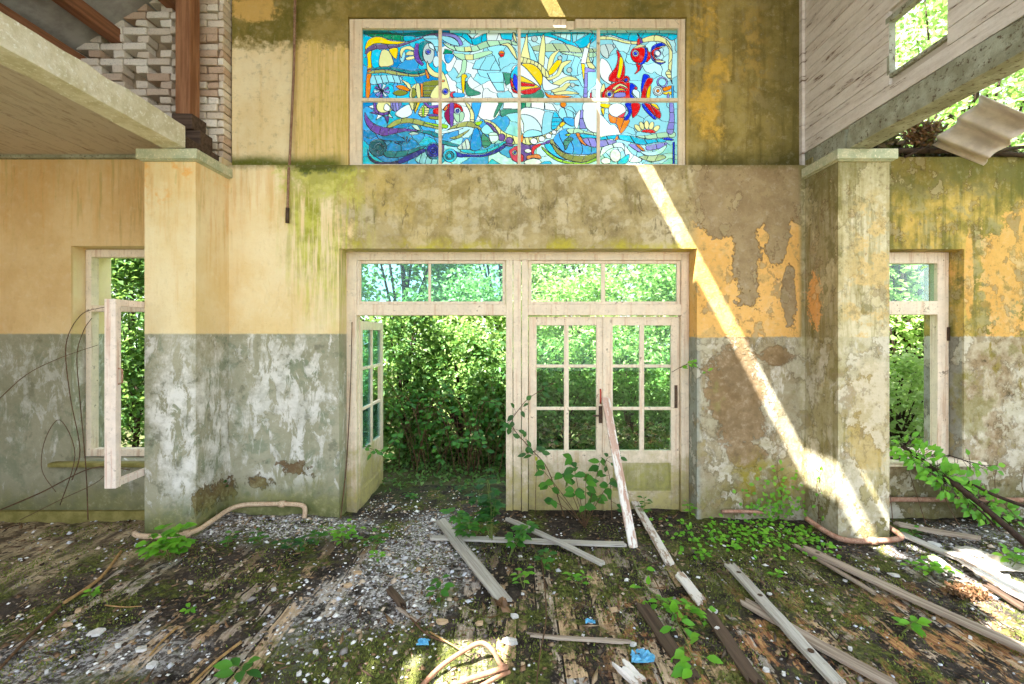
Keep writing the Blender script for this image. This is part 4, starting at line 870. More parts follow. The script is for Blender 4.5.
    S('C2', 'red', [(143, 522), (150, 470), (220, 438), (227, 460), (180, 492), (167, 520), (172, 547), (150, 552)]); S('C2', 'orange', [(98, 557), (150, 543), (212, 538), (232, 582), (150, 572), (110, 592)]); S('C2', 'white', [(83, 602), (150, 580), (222, 592), (222, 632), (90, 632)]); S('C2', 'red', [(40, 540), (68, 550), (68, 602), (40, 602)]); O('C2', 'white', 110, 508, 32, 18); S('C2', 'orange', [(45, 370), (62, 350), (66, 410), (45, 430)])
    S('C2', 'cyan', [(188, 645), (270, 600), (312, 600), (352, 645)], 0, True)
    # ---------------- lower right
    S('D2', 'yellow', [(45, 68), (142, 80), (130, 112), (50, 102)]); S('D2', 'yellow', [(45, 120), (77, 115), (70, 182)]); S('D2', 'white', [(35, 170), (130, 262), (180, 272), (232, 362), (150, 372), (35, 385)])
    S('D2', 'orange', [(118, 160), (200, 195), (272, 150), (257, 200), (312, 230), (232, 347), (190, 262), (130, 242)], 7); O('D2', 'white', 195, 130, 82, 65); S('D2', 'pink', [(198, 192), (277, 143), (252, 202)], 0, True)
    S('D2', 'blue', [(268, 72), (332, 68), (332, 150), (292, 222), (258, 212), (300, 150)]); S('D2', 'red', [(328, 68), (407, 72), (392, 150), (340, 202), (332, 130)]); S('D2', 'blue', [(423, 78), (462, 78), (552, 180), (542, 217), (460, 142)]); S('D2', 'red', [(448, 73), (502, 73), (592, 140), (592, 207), (540, 180)], 9); S('D2', 'yellow', [(503, 73), (552, 73), (582, 110), (580, 127)])
    for x, y, a in ((385, 295, -.7), (423, 275, -.35), (468, 268, 0), (512, 276, .3), (557, 302, .8)): O('D2', 'cream', x, y, 22, 40, a)
    S('D2', 'red', [(423, 332), (450, 310), (520, 310), (547, 342)]); S('D2', 'lgreen', [(370, 372), (480, 362), (600, 338), (722, 333), (722, 382), (600, 387), (480, 397)], 12); S('D2', 'lav', [(678, 70), (717, 80), (717, 332), (653, 332), (680, 202)], 10)
    S('D2', 'cyan', [(35, 382), (200, 358), (330, 368), (420, 395), (540, 400), (642, 388), (642, 422), (540, 432), (430, 452), (300, 422), (180, 397), (35, 407)], 12); S('D2', 'blue', [(618, 390), (680, 383), (717, 410), (640, 407)]); S('D2', 'lav', [(35, 412), (180, 410), (160, 442), (35, 472)], 9); S('D2', 'lav', [(468, 462), (580, 438), (662, 433), (600, 482), (480, 502)], 9)
    S('D2', 'lav', [(300, 450), (370, 450), (425, 500), (400, 520)]); S('D2', 'orange', [(368, 453), (402, 453), (452, 502), (425, 504)]); S('D2', 'orange', [(175, 405), (195, 365), (205, 400)])
    S('D2', 'foam', [(60, 480), (130, 450), (240, 430), (330, 530), (420, 580), (402, 612), (300, 602), (240, 482), (130, 490), (40, 560)], 11); O('D2', 'white', 178, 550, 50, 60); S('D2', 'cyan', [(198, 612), (300, 538), (297, 602), (240, 637)]); S('D2', 'sage', [(398, 560), (600, 543), (642, 575), (520, 607)], 9); S('D2', 'pcyan', [(408, 510), (530, 515), (652, 453), (600, 532), (480, 552)])
    S('D2', 'blue', [(708, 430), (728, 420), (728, 645), (708, 645)], 0, True); O('D2', 'white', 90, 600, 45, 30)
    # ---------------- lead lines where two panes meet
    lead = np.zeros((ny, nx), bool); lead[:, 1:] |= ident[:, 1:] != ident[:, :-1]; lead[1:, :] |= ident[1:, :] != ident[:-1, :]
    thick = lead.copy(); thick[:, :-1] |= lead[:, 1:]; thick[:-1, :] |= lead[1:, :] & (ident[:-1, :] > 1000); lead = thick
    # ---------------- meshes: runs of equal cells become one quad
    root = empty('window_1', (0, 4.78, 3.5), 'wide stained glass window of fish, ball and sailing boat above the doors', 'window', kind='structure')
    q = np.clip(np.round(colr), 0, 255).astype(int); key = q[:, :, 0]*65536+q[:, :, 1]*256+q[:, :, 2]+1; key[lead] = 0
    for name, want in (('stained_glass', False), ('lead_came', True)):
        Vs = []; Cs = []
        for j in range(ny):
            r = key[j]; br = np.flatnonzero(np.diff(r))+1; st = np.concatenate([[0], br]); en = np.concatenate([br, [nx]])
            for a, b in zip(st, en):
                if (r[a] == 0) != want: continue
                xa = (X0+a/RES-VX)/FPX*D; xb = (X0+b/RES-VX)/FPX*D; za = EYE+(VY-(Y0+j/RES))/FPX*D; zb = EYE+(VY-(Y0+(j+1)/RES))/FPX*D
                if want:
                    Vs += [(xa, D-.0006, zb), (xb, D-.0006, zb), (xb, D-.0006, za), (xa, D-.0006, za)]
                else:
                    Vs += [(xa, D, zb), (xb, D, zb), (xb, D, za), (xa, D, za)]; Cs.append(q[j, a])
        V = np.array(Vs); F = np.arange(len(V)).reshape(-1, 4)
        o = np_mesh(name, V, F, M['lead'] if want else M['stained'], root)
        if not want:
            at = o.data.color_attributes.new('glass_colour', 'FLOAT_COLOR', 'CORNER'); c = np.array(Cs)/255.0
            c = np.where(c <= .04045, c/12.92, ((c+.055)/1.055)**2.4); c = np.repeat(np.concatenate([c, np.ones((len(c), 1))], 1), 4, axis=0)
            at.data.foreach_set('color', c.astype(np.float32).ravel())
    # timber frame and glazing bars in front of the leaded panels
    f = MB(); y0, y1 = 4.735, 4.775
    f.box((-1.745, y0, 3.495), (-1.615, y1, 5.07)); f.box((1.680, y0, 3.495), (1.752, y1, 5.07)); f.box((-1.615, y0, 4.975), (.515, y1, 5.07)); f.box((.605, y0, 4.975), (1.680, y1, 5.07)); f.box((.515, y0+.03, 4.98), (.605, y1, 5.07)); f.box((-1.615, y0, 3.495), (1.680, y1, 3.56))
    f.build('window_frame', M['sg_frame'], root, bevel=.006)
    g = MB()
    for px in (440.3, 519.2, 598.2):
        x = (px-VX)/FPX*4.76; g.box((x-.016, 4.745, 3.55), (x+.016, 4.768, 4.985))
    zb = EYE+(VY-100.5)/FPX*4.76; g.box((-1.62, 4.742, zb-.017), (1.685, 4.770, zb+.017)); g.build('glazing_bars', M['sg_frame'], root)
def glass_mats():
    b = NB('stained_glass_pane'); c0 = b.attr('glass_colour'); gm = b.node('ShaderNodeGamma'); b.put(gm.inputs[0], c0); gm.inputs[1].default_value = 1.15; c = b.mix(.27, X(b, gm.outputs[0]), (0, 0, 0)); v, x, y, z = b.pos(); n = b.noise(v, 22, 5, .65); n2 = b.noise(b.vec(x*30.0, y, z*12.0), 2, 4, .6)
    col = b.mix(b.ss(.5, .75, n)*.12, c, (255, 255, 255))
    t = b.node('ShaderNodeBsdfTranslucent'); b.put(t.inputs[0], col)
    tp = b.node('ShaderNodeBsdfTransparent'); b.put(tp.inputs[0], c)
    g = b.node('ShaderNodeBsdfGlossy'); g.inputs['Roughness'].default_value = .25
    d = b.node('ShaderNodeBsdfDiffuse'); b.put(d.inputs[0], col)
    m0 = b.node('ShaderNodeMixShader'); m0.inputs[0].default_value = .3; b.t.links.new(t.outputs[0], m0.inputs[1]); b.t.links.new(tp.outputs[0], m0.inputs[2])
    m2 = b.node('ShaderNodeMixShader'); m2.inputs[0].default_value = .10; b.t.links.new(m0.outputs[0], m2.inputs[1]); b.t.links.new(d.outputs[0], m2.inputs[2])
    m1 = b.node('ShaderNodeMixShader'); m1.inputs[0].default_value = .04; b.t.links.new(m2.outputs[0], m1.inputs[1]); b.t.links.new(g.outputs[0], m1.inputs[2])
    M['stained'] = b.finish(m1.outputs[0])
    M['lead'] = simple('lead_came', (40, 46, 62), (30, 36, 50), 40, .8, .001, .1)
glass_mats(); glass_window()
# ------------------------------------------------------------------ double doors with transoms
d1 = empty('door_1', (0, 4.8, 0), 'wide double doorway with glazed transoms, its left doorway open to the garden', 'door', kind='structure')
yA, yB = 4.75, 4.87; FB = -.12
f = MB()
f.box((-1.783, yA, FB), (-1.675, yB, 2.64)); f.box((1.715, yA, FB), (1.798, yB, 2.64))                       # jambs
f.box((-1.675, yA, 2.56), (1.715, yB, 2.64)); f.box((-1.783, yA-.015, 2.625), (1.798, yA+.02, 2.644))          # head
f.box((-1.675, yA-.01, 1.985), (-.115, yB, 2.10)); f.box((.115, yA-.01, 1.985), (1.715, yB, 2.10))              # transom rails
f.box((-.115, yA-.012, FB), (-.045, yB, 2.56)); f.box((-.04, yA+.004, FB), (.045, yB, 2.56)); f.box((.05, yA-.012, FB), (.115, yB, 2.56))
f.box((-1.675, yA+.01, 2.0), (-1.65, yA+.03, 2.56))
f.build('door_frame', M['joinery'], d1, bevel=.006)
def transom(x0, x1, mx, mw, blue):
    m = MB(); y0, y1 = 4.772, 4.815; z0, z1 = 2.102, 2.558; w = .035
    m.box((x0, y0, z0), (x0+w, y1, z1)); m.box((x1-w, y0, z0), (x1, y1, z1)); m.box((x0+w, y0, z0), (x1-w, y1, z0+.03)); m.box((x0+w, y0, z1-.03), (x1-w, y1, z1)); m.box((mx-mw/2, y0+.004, z0+.03), (mx+mw/2, y1-.002, z1-.03))
    t = m.build('transom_window', M['joinery'], d1, bevel=.004); g = MB()
    g.box((x0+w, 4.79, z0+.03), (mx-mw/2, 4.794, z1-.03)); g.box((mx+mw/2, 4.79, z0+.03), (x1-w, 4.794, z1-.03)); g.build('glass_pane', M['glass_blue' if blue else 'glass'], t)
transom(-1.672, -.118, -.918, .028, True); transom(.118, 1.712, .905, .045, False)
def leaf_door(w, h, name, mat4, keys, panel, handle):
    """a glazed door leaf in its own frame: x along the leaf, y through it, z up"""
    T = lambda p: tuple(mat4 @ Vector(p))
    def bx(m, a, b):
        o = len(m.v); m.box(a, b)
        for i in range(o, len(m.v)): m.v[i] = T(m.v[i])
    t = .045; sw = .085; m = MB(); zr = h-.095; z0 = .60; mid = (w)/2; mw = .05
    bx(m, (0, 0, 0), (sw, t, h)); bx(m, (w-sw, 0, 0), (w, t, h)); bx(m, (sw, 0, zr), (w-sw, t, h)); bx(m, (sw, 0, 0), (w-sw, t, .205)); bx(m, (sw, 0, .50), (w-sw, t, z0+.03))
    bx(m, (mid-mw/2, .004, z0+.03), (mid+mw/2, t-.004, zr)); hs = [z0+.03+(zr-z0-.03)*q for q in (.335, .675)]
    for z in hs: bx(m, (sw, .006, z-.016), (mid-mw/2, t-.006, z+.016)); bx(m, (mid+mw/2, .006, z-.016), (w-sw, t-.006, z+.016))
    lf = m.build(name, M['joinery'], d1, bevel=.004)
    zs = [z0+.03]+hs+[zr]
    for i in range(3):
        for j, (xa, xb) in enumerate(((sw, mid-mw/2), (mid+mw/2, w-sw))):
            if (i, j) not in keys: continue
            g = MB(); bx(g, (xa, .02, zs[i]), (xb, .024, zs[i+1])); g.build('glass_pane', M['glass' if handle else 'glass_blue'], lf)
    p = MB(); bx(p, (sw, .014, .205), (w-sw, .032, .50))
    for a, b in (((sw, .005, .205), (w-sw, .014, .222)), ((sw, .005, .483), (w-sw, .014, .50)), ((sw, .005, .222), (sw+.017, .014, .483)), ((w-sw-.017, .005, .222), (w-sw, .014, .483))): bx(p, a, b)
    p.build('door_panel', M['green_panel'] if panel else M['joinery'], lf)
    if handle == 'lock':
        k = MB(); bx(k, (w-.06, -.006, .92), (w-.022, 0, 1.10)); bx(k, (w-.055, -.05, 1.0), (w-.043, -.006, 1.012)); bx(k, (w-.13, -.055, .998), (w-.04, -.042, 1.014)); tag(k.build('door_lock', M['metal_dark'], lf), 'dark iron lock plate and lever')
        k = MB(); pts = [T((w-.045, -.012, 1.13)), T((w-.045, -.03, 1.16)), T((w-.045, -.03, 1.25)), T((w-.045, -.012, 1.28))]; k.tube(pts, .009, 8); tag(k.build('door_handle', M['red_paint'], lf, True), 'red painted pull handle')
    if handle == 'bolt':
        k = MB(); bx(k, (w-.05, -.008, 1.08), (w-.02, 0, 1.32)); k.build('door_bolt', M['metal_dark'], lf)
    return lf
ALL = {(i, j) for i in range(3) for j in range(2)}
leaf_door(.80, 2.045, 'door_leaf', Matrix.Translation((.122, 4.80, -.07)), ALL, False, 'lock')
leaf_door(.785, 2.045, 'door_leaf', Matrix.Translation((.926, 4.80, -.07)), ALL, True, 'bolt')
leaf_door(.86, 2.02, 'door_leaf', Matrix.Translation((-1.665, 4.83, -.09)) @ Matrix.Rotation(math.radians(90.5), 4, 'Z'), ALL-{(1, 1)}, False, None)
m = MB(); m.box((.905, 4.785, -.07), (.935, 4.80, 1.97)); m.build('meeting_strip', M['joinery'], d1, bevel=.003)

# ------------------------------------------------------------------ aisle windows
w2 = empty('window_2', (-3.85, 4.72, .52), 'left aisle window with its empty inner sash swung into the room', 'window', kind='structure')
f = MB(); y0, y1 = 4.70, 4.79
f.box((-4.458, y0, .525), (-4.40, y1, 2.665)); f.box((-3.38, y0, .525), (-3.255, y1, 2.665)); f.box((-4.40, y0, 2.585), (-3.38, y1, 2.665)); f.box((-4.40, y0-.01, 2.02), (-3.38, y1, 2.085)); f.box((-4.40, y0, .525), (-3.38, y1, .60))
f.build('window_frame', M['win_paint'], w2, bevel=.005)
m = MB(); m.box((-4.62, 4.47, .475), (-3.20, 4.70, .518)); m.build('window_sill', M['skirt'], w2, bevel=.01)
hinge = Vector((-3.405, 4.68)); near = Vector((-3.352, 3.745)); dv = near-hinge; L = dv.length; ang = math.atan2(dv.y, dv.x)
T4 = Matrix.Translation((hinge.x, hinge.y, .515)) @ Matrix.Rotation(ang, 4, 'Z')
m = MB()
def bx(m, a, b, T4=T4):
    o = len(m.v); m.box(a, b)
    for i in range(o, len(m.v)): m.v[i] = tuple(T4 @ Vector(m.v[i]))
h = 1.565; t = .045
bx(m, (0, -t/2, 0), (.055, t/2, h)); bx(m, (L-.06, -t, 0), (L, t, h)); bx(m, (.055, -t/2, 0), (L-.06, t/2, .06)); bx(m, (.055, -t/2, h-.055), (L-.06, t/2, h))
sash = m.build('window_sash', M['sash_paint'], w2, bevel=.006)
k = MB(); q = lambda a: tuple(T4 @ Vector(a)); k.tube([q((L-.03, t, .86)), q((L-.03, t+.03, .87)), q((L-.03, t+.03, .98)), q((L-.03, t, .99))], .007, 8); tag(k.build('sash_handle', M['rust_pipe'], sash, True), 'small rusty pull handle')
w3 = empty('window_3', (3.85, 4.72, .53), 'right aisle window with a glazed top light above an overgrown opening', 'window', kind='structure')
f = MB()
f.box((4.345, y0, .535), (4.462, y1, 2.635)); f.box((3.26, y0, .535), (3.38, y1, 2.635)); f.box((3.38, y0, 2.52), (4.345, y1, 2.635)); f.box((3.38, y0-.01, 1.99), (4.345, y1, 2.13)); f.box((3.38, y0, .535), (4.345, y1, .60))
f.build('window_frame', M['win_paint'], w3, bevel=.005)
m = MB(); m.box((3.38, 4.74, 2.13), (4.345, 4.744, 2.52)); m.build('glass_pane', M['glass'], w3)
m = MB(); m.box((3.22, 4.46, .485), (4.62, 4.70, .528), jit=.008); m.build('window_sill', M['win_paint'], w3, bevel=.01)
k = MB(); k.box((4.44, 4.685, 1.72), (4.46, 4.70, 1.86)); k.build('window_hinge', M['metal_dark'], w3)
# ------------------------------------------------------------------ pipes
def bend(pts, n=6):
    P = [Vector(p) for p in pts]; out = []
    for i in range(len(P)-1):
        p0 = P[max(i-1, 0)]; p1 = P[i]; p2 = P[i+1]; p3 = P[min(i+2, len(P)-1)]
        for t in [k/n for k in range(n)]:
            out.append(.5*((2*p1)+(-p0+p2)*t+(2*p0-5*p1+4*p2-p3)*t*t+(-p0+3*p1-3*p2+p3)*t**3))
    return out+[P[-1]]
def pipe(name, pts, r, mat, label, cat, smooth_n=5, collars=0):
    m = MB(); c = bend(pts, smooth_n) if smooth_n else [Vector(p) for p in pts]; m.tube(c, r, 10); o = m.build(name, M[mat], None, True); tag(o, label, cat)
    for k in range(collars):
        i = int((k+.5)/collars*(len(c)-2)); a, b = c[i], c[i+1]; d = (b-a).normalized(); q = MB(); q.tube([a, a+d*.05], r*1.45, 10); q.build('collar', M[mat], o, True)
    return o
pipe('heating_pipe', [(-3.38, 4.02, .03), (-3.28, 3.975, .025), (-2.98, 3.97, .03), (-2.84, 4.03, .05), (-2.80, 4.18, .075), (-2.79, 4.40, .09), (-2.70, 4.50, .10), (-2.45, 4.51, .105), (-2.18, 4.51, .10), (-2.10, 4.50, .07), (-2.09, 4.47, -.02)], .022, 'pipe', 'flaking cream heating pipe curving around the foot of the left pier', 'pipe', 6, 2)
pipe('heating_pipe', [(2.02, 4.49, .035), (2.2, 4.49, .04), (2.46, 4.48, .03)], .018, 'rust_pipe', 'short rusty pipe stub in the ivy below the right wall', 'pipe', 4)
pipe('heating_pipe', [(2.72, 4.28, .055), (2.80, 4.08, .0), (2.90, 3.99, -.02), (3.12, 3.97, -.015), (3.34, 3.98, 0), (3.40, 4.05, .01), (3.41, 4.2, .02)], .023, 'rust_pipe', 'rusty pink pipe bent around the foot of the right pier', 'pipe', 6, 1)
pipe('heating_pipe', [(3.40, 4.49, .16), (4.3, 4.49, .155), (5.4, 4.49, .15)], .024, 'rust_pipe', 'long rusty pipe along the wall below the right window', 'pipe', 6, 2)
m = MB(); m.box((-5.7, 4.50, -.15), (-3.36, 4.548, .035), jit=.004); sk = m.build('baseboard_left', M['skirt'], bevel=.006); sk['kind'] = 'structure'
pp = [W(295.5, -45, 4.66), W(294, 60, 4.66), W(291, 130, 4.66), W(289.5, 163, 4.60), W(288.5, 175, 4.515), W(287.3, 222, 4.515)]
o = pipe('conduit', pp, .013, 'conduit', 'thin rusty conduit hanging down the left wall beside the stained glass', 'pipe', 4)
q = MB(); q.tube([W(287.6, 208, 4.515), W(287.3, 223, 4.515)], .019, 10); q.build('conduit_end', M['metal_dark'], o, True)

# ------------------------------------------------------------------ loose boards
def plank(label, a, b, w, t, mat, roll=0, split=.04, group=None, bolts=(), taper=1.0, name='plank', sag=0):
    a = Vector(a); b = Vector(b); L = (b-a).length; ux = (b-a).normalized(); uy = Vector((0, 0, 1)).cross(ux)
    if uy.length < .01: uy = Vector((1, 0, 0))
    uy.normalize(); uz = ux.cross(uy)
    mw = Matrix((ux, uy, uz)).transposed().to_4x4() @ Matrix.Rotation(roll, 4, 'X'); mw.translation = a
    nx, ny = max(8, int(L/.06)), 6; m = MB(); rr = random.uniform
    e0 = [rr(0, split) for _ in range(ny+1)]; e1 = [rr(-split, 0) for _ in range(ny+1)]
    ed = [[rr(-.0025, .0025) for _ in range(nx+1)] for _ in (0, 1)]
    vs = []
    for s in (0, 1):
        for i in range(nx+1):
            u = i/nx; ww = w*(1+(taper-1)*u)
            for j in range(ny+1):
                v = j/ny-.5; x = e0[j]*(1-u)+(L+e1[j])*u if 0 < i < nx else (e0[j] if i == 0 else L+e1[j])
                y = v*ww+(ed[0][i] if j == 0 else ed[1][i] if j == ny else 0)
                z = (t if s else 0)+rr(-.001, .001)+.004*math.sin(u*5+w*90)-sag*math.sin(math.pi*u)
                if j in (0, ny): z += -.003 if s else .002
                vs.append((x, y, z))
    I = lambda s, i, j: (s*(nx+1)+i)*(ny+1)+j
    fs = []
    for i in range(nx):
        for j in range(ny): fs += [(I(1, i, j), I(1, i+1, j), I(1, i+1, j+1), I(1, i, j+1)), (I(0, i, j), I(0, i, j+1), I(0, i+1, j+1), I(0, i+1, j))]
        fs += [(I(0, i, 0), I(0, i+1, 0), I(1, i+1, 0), I(1, i, 0)), (I(0, i, ny), I(1, i, ny), I(1, i+1, ny), I(0, i+1, ny))]
    for j in range(ny): fs += [(I(0, 0, j), I(1, 0, j), I(1, 0, j+1), I(0, 0, j+1)), (I(0, nx, j), I(0, nx, j+1), I(1, nx, j+1), I(1, nx, j))]
    m.add(vs, fs); o = m.build(name, M[mat]); o.matrix_world = mw; tag(o, label, 'plank', group)
    for u, v in bolts:
        k = MB(); k.tube([(u*L, v*w, t-.001), (u*L, v*w, t+.004)], .017, 10); c = k.build('bolt', M['metal_dark']); c.parent = o
    return o
def on_floor(px0, py0, px1, py1, l0=.02, l1=.02):
    return G(px0, py0, l0), G(px1, py1, l1)
P = lambda label, e, w, t, mat, l0=.02, l1=.02, **k: plank(label, *on_floor(*e, l0, l1), w, t, mat, **k)
P('long pale grey board lying flat across the floor before the doorway', (428, 539, 627, 545), .075, .022, 'grey_plank', .015, .015)
P('wide grey board pointing from the doorway to the front, crossing over the pale one', (440, 521, 506, 605), .098, .024, 'grey_plank', .05, .025)
P('narrow grey board running out from the foot of the centre door post', (506, 519, 604, 565), .06, .022, 'grey_plank', .055, .04)
P('whitish board on the floor right behind the leaning one', (630, 495, 671, 566), .075, .022, 'white_plank', .08, .02)
P('short broken whitish board end on the floor before the right doors', (676, 572, 704, 606), .08, .022, 'white_plank', split=.09)
P('grey board with two dark bolts in the right foreground', (729, 566, 842, 690), .075, .028, 'grey_plank', .05, .05, bolts=((.12, .05), (.36, .05), (.80, .0)))
P('grey brown board lying under the bolted board', (741, 602, 898, 690), .085, .022, 'brown_plank', .012, .02)
P('longest grey brown board running to the right edge of the floor', (803, 549, 1034, 656), .085, .026, 'brown_plank', .03, .03, bolts=((.09, 0),))
P('thin slat lying beside the longest board near the right pier', (794, 545, 877, 596), .038, .018, 'brown_plank', .02, .015)
P('thin brown slat lying across the front of the floor', (526, 636, 632, 644), .034, .014, 'brown_plank', .015, .015, split=.07)
P('chunk of pale board at the front edge beside the blue scrap', (617, 663, 647, 692), .085, .025, 'white_plank', .02, .02, split=.08)
P('small dark board piece on the floor left of the centre', (388, 588, 404, 609), .05, .022, 'dark_wood', .02, .015, split=.06)
P('thin stick of broken lath at the front left of centre', (396, 608, 421, 624), .02, .012, 'brown_plank', .015, .015)
P('grey rubble board nearest the wall under the right window', (893, 524, 985, 541), .10, .02, 'brown_plank', .07, .07, split=.08)
P('grey rubble board just right of the right pier', (892, 531, 966, 562), .085, .02, 'grey_plank', .05, .03, split=.08)
P('grey rubble board lying diagonally in the sunlit patch', (928, 555, 962, 580), .07, .022, 'grey_plank', .04, .03, split=.06)
P('broad sunlit board reaching the right edge of the photo', (962, 558, 1040, 606), .16, .022, 'white_plank', .07, .06, split=.09)
P('small dark board beside the sunlit boards at the right', (985, 585, 1030, 612), .07, .02, 'dark_wood', .04, .03, split=.06)
P('rotten floor board sunk in the debris at bottom right of centre', (640, 604, 700, 690), .09, .02, 'dark_wood', -.002, -.002, split=.08)
P('dark rotten floor board beside the bright bramble at the front', (705, 610, 760, 690), .085, .02, 'dark_wood', -.002, -.002, split=.08)
P('loose tile-like grey slab by the sunlit board on the right', (955, 548, 985, 556), .14, .02, 'grey_plank', .06, .06, split=.05)
# the leaning board: foot on the floor, head against the right hand door
plank('pinkish board with flaked white paint leaning against the closed doors', W(634, 556, 3.92), W(605, 398, 4.74), .088, .022, 'pink_plank', roll=math.radians(14), split=.01)
# ------------------------------------------------------------------ canes, roots, twigs
def stick(name, label, cat, pts, r0, r1, mat, group=None, n=7, side=0):
    c = bend(pts, 6); k = len(c); m = MB(); m.tube(c, [r0+(r1-r0)*i/(k-1)+random.uniform(-.06, .06)*r0 for i in range(k)], n)
    o = m.build(name, M[mat], None, True); tag(o, label, cat, group)
    for s in range(side):
        i = random.randint(k//4, k*3//4); a = c[i]; d = Vector((random.uniform(-1, 1), random.uniform(-1, 1), random.uniform(.1, .5)))*.12
        q = MB(); q.tube([a, a+d*.5+Vector((0, 0, .01)), a+d], [r1, r1*.8, r1*.4], 5); q.build('twig', M[mat], o, True)
    return o
gp = lambda L, lift=.012: [G(x, y, lift) for x, y in L]
stick('cane', 'straw coloured cane lying on the floor at the left', 'stick', gp([(121, 551), (100, 578), (64, 603)], .016), .011, .012, 'straw')
stick('cane', 'dark broken cane continuing toward the bottom left corner', 'stick', gp([(60, 606), (30, 636), (-5, 674)], .012), .011, .008, 'bark')
stick('cane', 'pale dry cane beneath the bright seedling at bottom left', 'stick', gp([(241, 642), (215, 662), (186, 690)], .014), .009, .007, 'straw')
stick('cane', 'short pale cane in the left foreground rubble', 'stick', gp([(178, 627), (163, 640), (150, 655)], .014), .007, .006, 'straw')
stick('twig', 'thin curved twig on the moss at the left', 'stick', gp([(105, 605), (125, 607), (142, 606)], .012), .005, .003, 'straw')
stick('root', 'thick bare root arching over the bottom centre of the floor', 'root', [G(418, 690, .02), G(440, 668, .04), G(462, 652, .075), G(480, 643, .10), G(492, 650, .08), G(500, 664, .045), G(507, 668, .03)], .013, .014, 'root')
stick('root', 'lower bare root running under the arching one', 'root', [G(444, 690, .02), G(466, 681, .03), G(492, 672, .04), G(507, 668, .03)], .013, .015, 'root')
stick('root', 'stub of bare root at the bottom edge under the arch', 'root', [G(478, 689, .02), G(494, 679, .03), G(510, 672, .02)], .012, .010, 'root')
stick('twig', 'thin pale twig behind the arching root', 'stick', gp([(430, 632), (452, 645), (470, 656)], .025), .005, .003, 'straw')
stick('trailing_vine', 'slender bare stem running down from the boards to the front edge', 'stem', [G(541, 556, .03), G(545, 590, .05), G(546, 620, .05), G(540, 655, .04), G(536, 690, .03)], .005, .004, 'bark')
stick('twig', 'dark forked twig by the small board left of centre', 'stick', gp([(402, 607), (424, 632), (446, 642)], .02), .007, .005, 'bark', side=1)
# wiry tendrils by the left window
for lb, pts, r in (('thin tendril looping from the left sash down to the sill', [(72, 480), (80, 450), (70, 395), (66, 345), (80, 316), (100, 308), (122, 306)], .005),
                   ('thin tendril hanging straight inside the left window reveal', [(88, 520), (86, 470), (80, 400), (77, 355), (84, 330), (92, 318)], .005),
                   ('thin tendril reaching left across the wall from the sash', [(-4, 402), (26, 375), (60, 358), (98, 345)], .004),
                   ('thin tendril curling close against the left window reveal', [(60, 505), (75, 455), (60, 420), (45, 440), (42, 470), (56, 492)], .004),
                   ('thick dry stem slanting across the wall below the left window', [(-5, 512), (40, 493), (92, 468), (130, 470)], .007),
                   ('thin dry stem slanting low under the left sill', [(20, 520), (60, 500), (100, 480), (118, 455)], .004)):
    c = [W(x, y, 4.44-.03*math.sin(i)) for i, (x, y) in enumerate(pts)]; stick('tendril', lb, 'vine', c, r, r*.6, 'bark')
# plant fibre on the left wall and door jamb
stick('climbing_vine', 'bare brown vine climbing the left door jamb', 'vine', [W(340, 522, 4.53), W(346, 470, 4.70), W(349, 420, 4.72), W(351, 370, 4.72), W(352, 322, 4.73)], .006, .004, 'bark')
# ------------------------------------------------------------------ fallen roofing on the right
def corrugated():
    root = None; A, Bv, Cv, D = W(984, 94, 4.05), W(1040, 118, 3.80), W(930, 146, 4.50), W(980, 166, 4.25); nu, nv = 60, 10; vs = []
    nrm = (Bv-A).cross(Cv-A).normalized()
    if nrm.y > 0: nrm = -nrm
    for i in range(nu+1):
        u = i/nu
        for j in range(nv+1):
            v = j/nv; p = A*(1-u)*(1-v)+Cv*u*(1-v)+Bv*(1-u)*v+D*u*v; edge = .02*(vnoise(u*9, v*3+2)-.5)
            vs.append(p+nrm*(.065*math.cos(u*2*math.pi*2.6))+(D-Cv).normalized()*(float(edge) if j in (0, nv) else 0))
    m = MB(); m.add(vs, [(i*(nv+1)+j, (i+1)*(nv+1)+j, (i+1)*(nv+1)+j+1, i*(nv+1)+j+1) for i in range(nu) for j in range(nv)])
    o = m.build('corrugated_sheet', M['asbestos'], None, True); s = o.modifiers.new('solid', 'SOLIDIFY'); s.thickness = .012
    tag(o, 'broken corrugated roofing sheet hanging over the top of the right wall', 'roofing sheet')
corrugated()
for i, (lb, a, b, r) in enumerate((('dark rafter end lying along the top of the right aisle wall', (893, 151, 4.58), (1040, 157, 4.5), .03), ('charred stick poking over the right wall under the sheet', (930, 152, 4.5), (1000, 140, 4.55), .018), ('thin dark stick leaning on the right wall top', (905, 157, 4.5), (955, 141, 4.6), .012), ('dark branch below the corrugated sheet at the right edge', (975, 158, 4.4), (1040, 146, 4.62), .02))):
    stick('fallen_timber', lb, 'timber', [W(*a), (W(*a)+W(*b))/2+Vector((0, 0, .03)), W(*b)], r, r*.8, 'bark_dark', side=2 if i else 0)
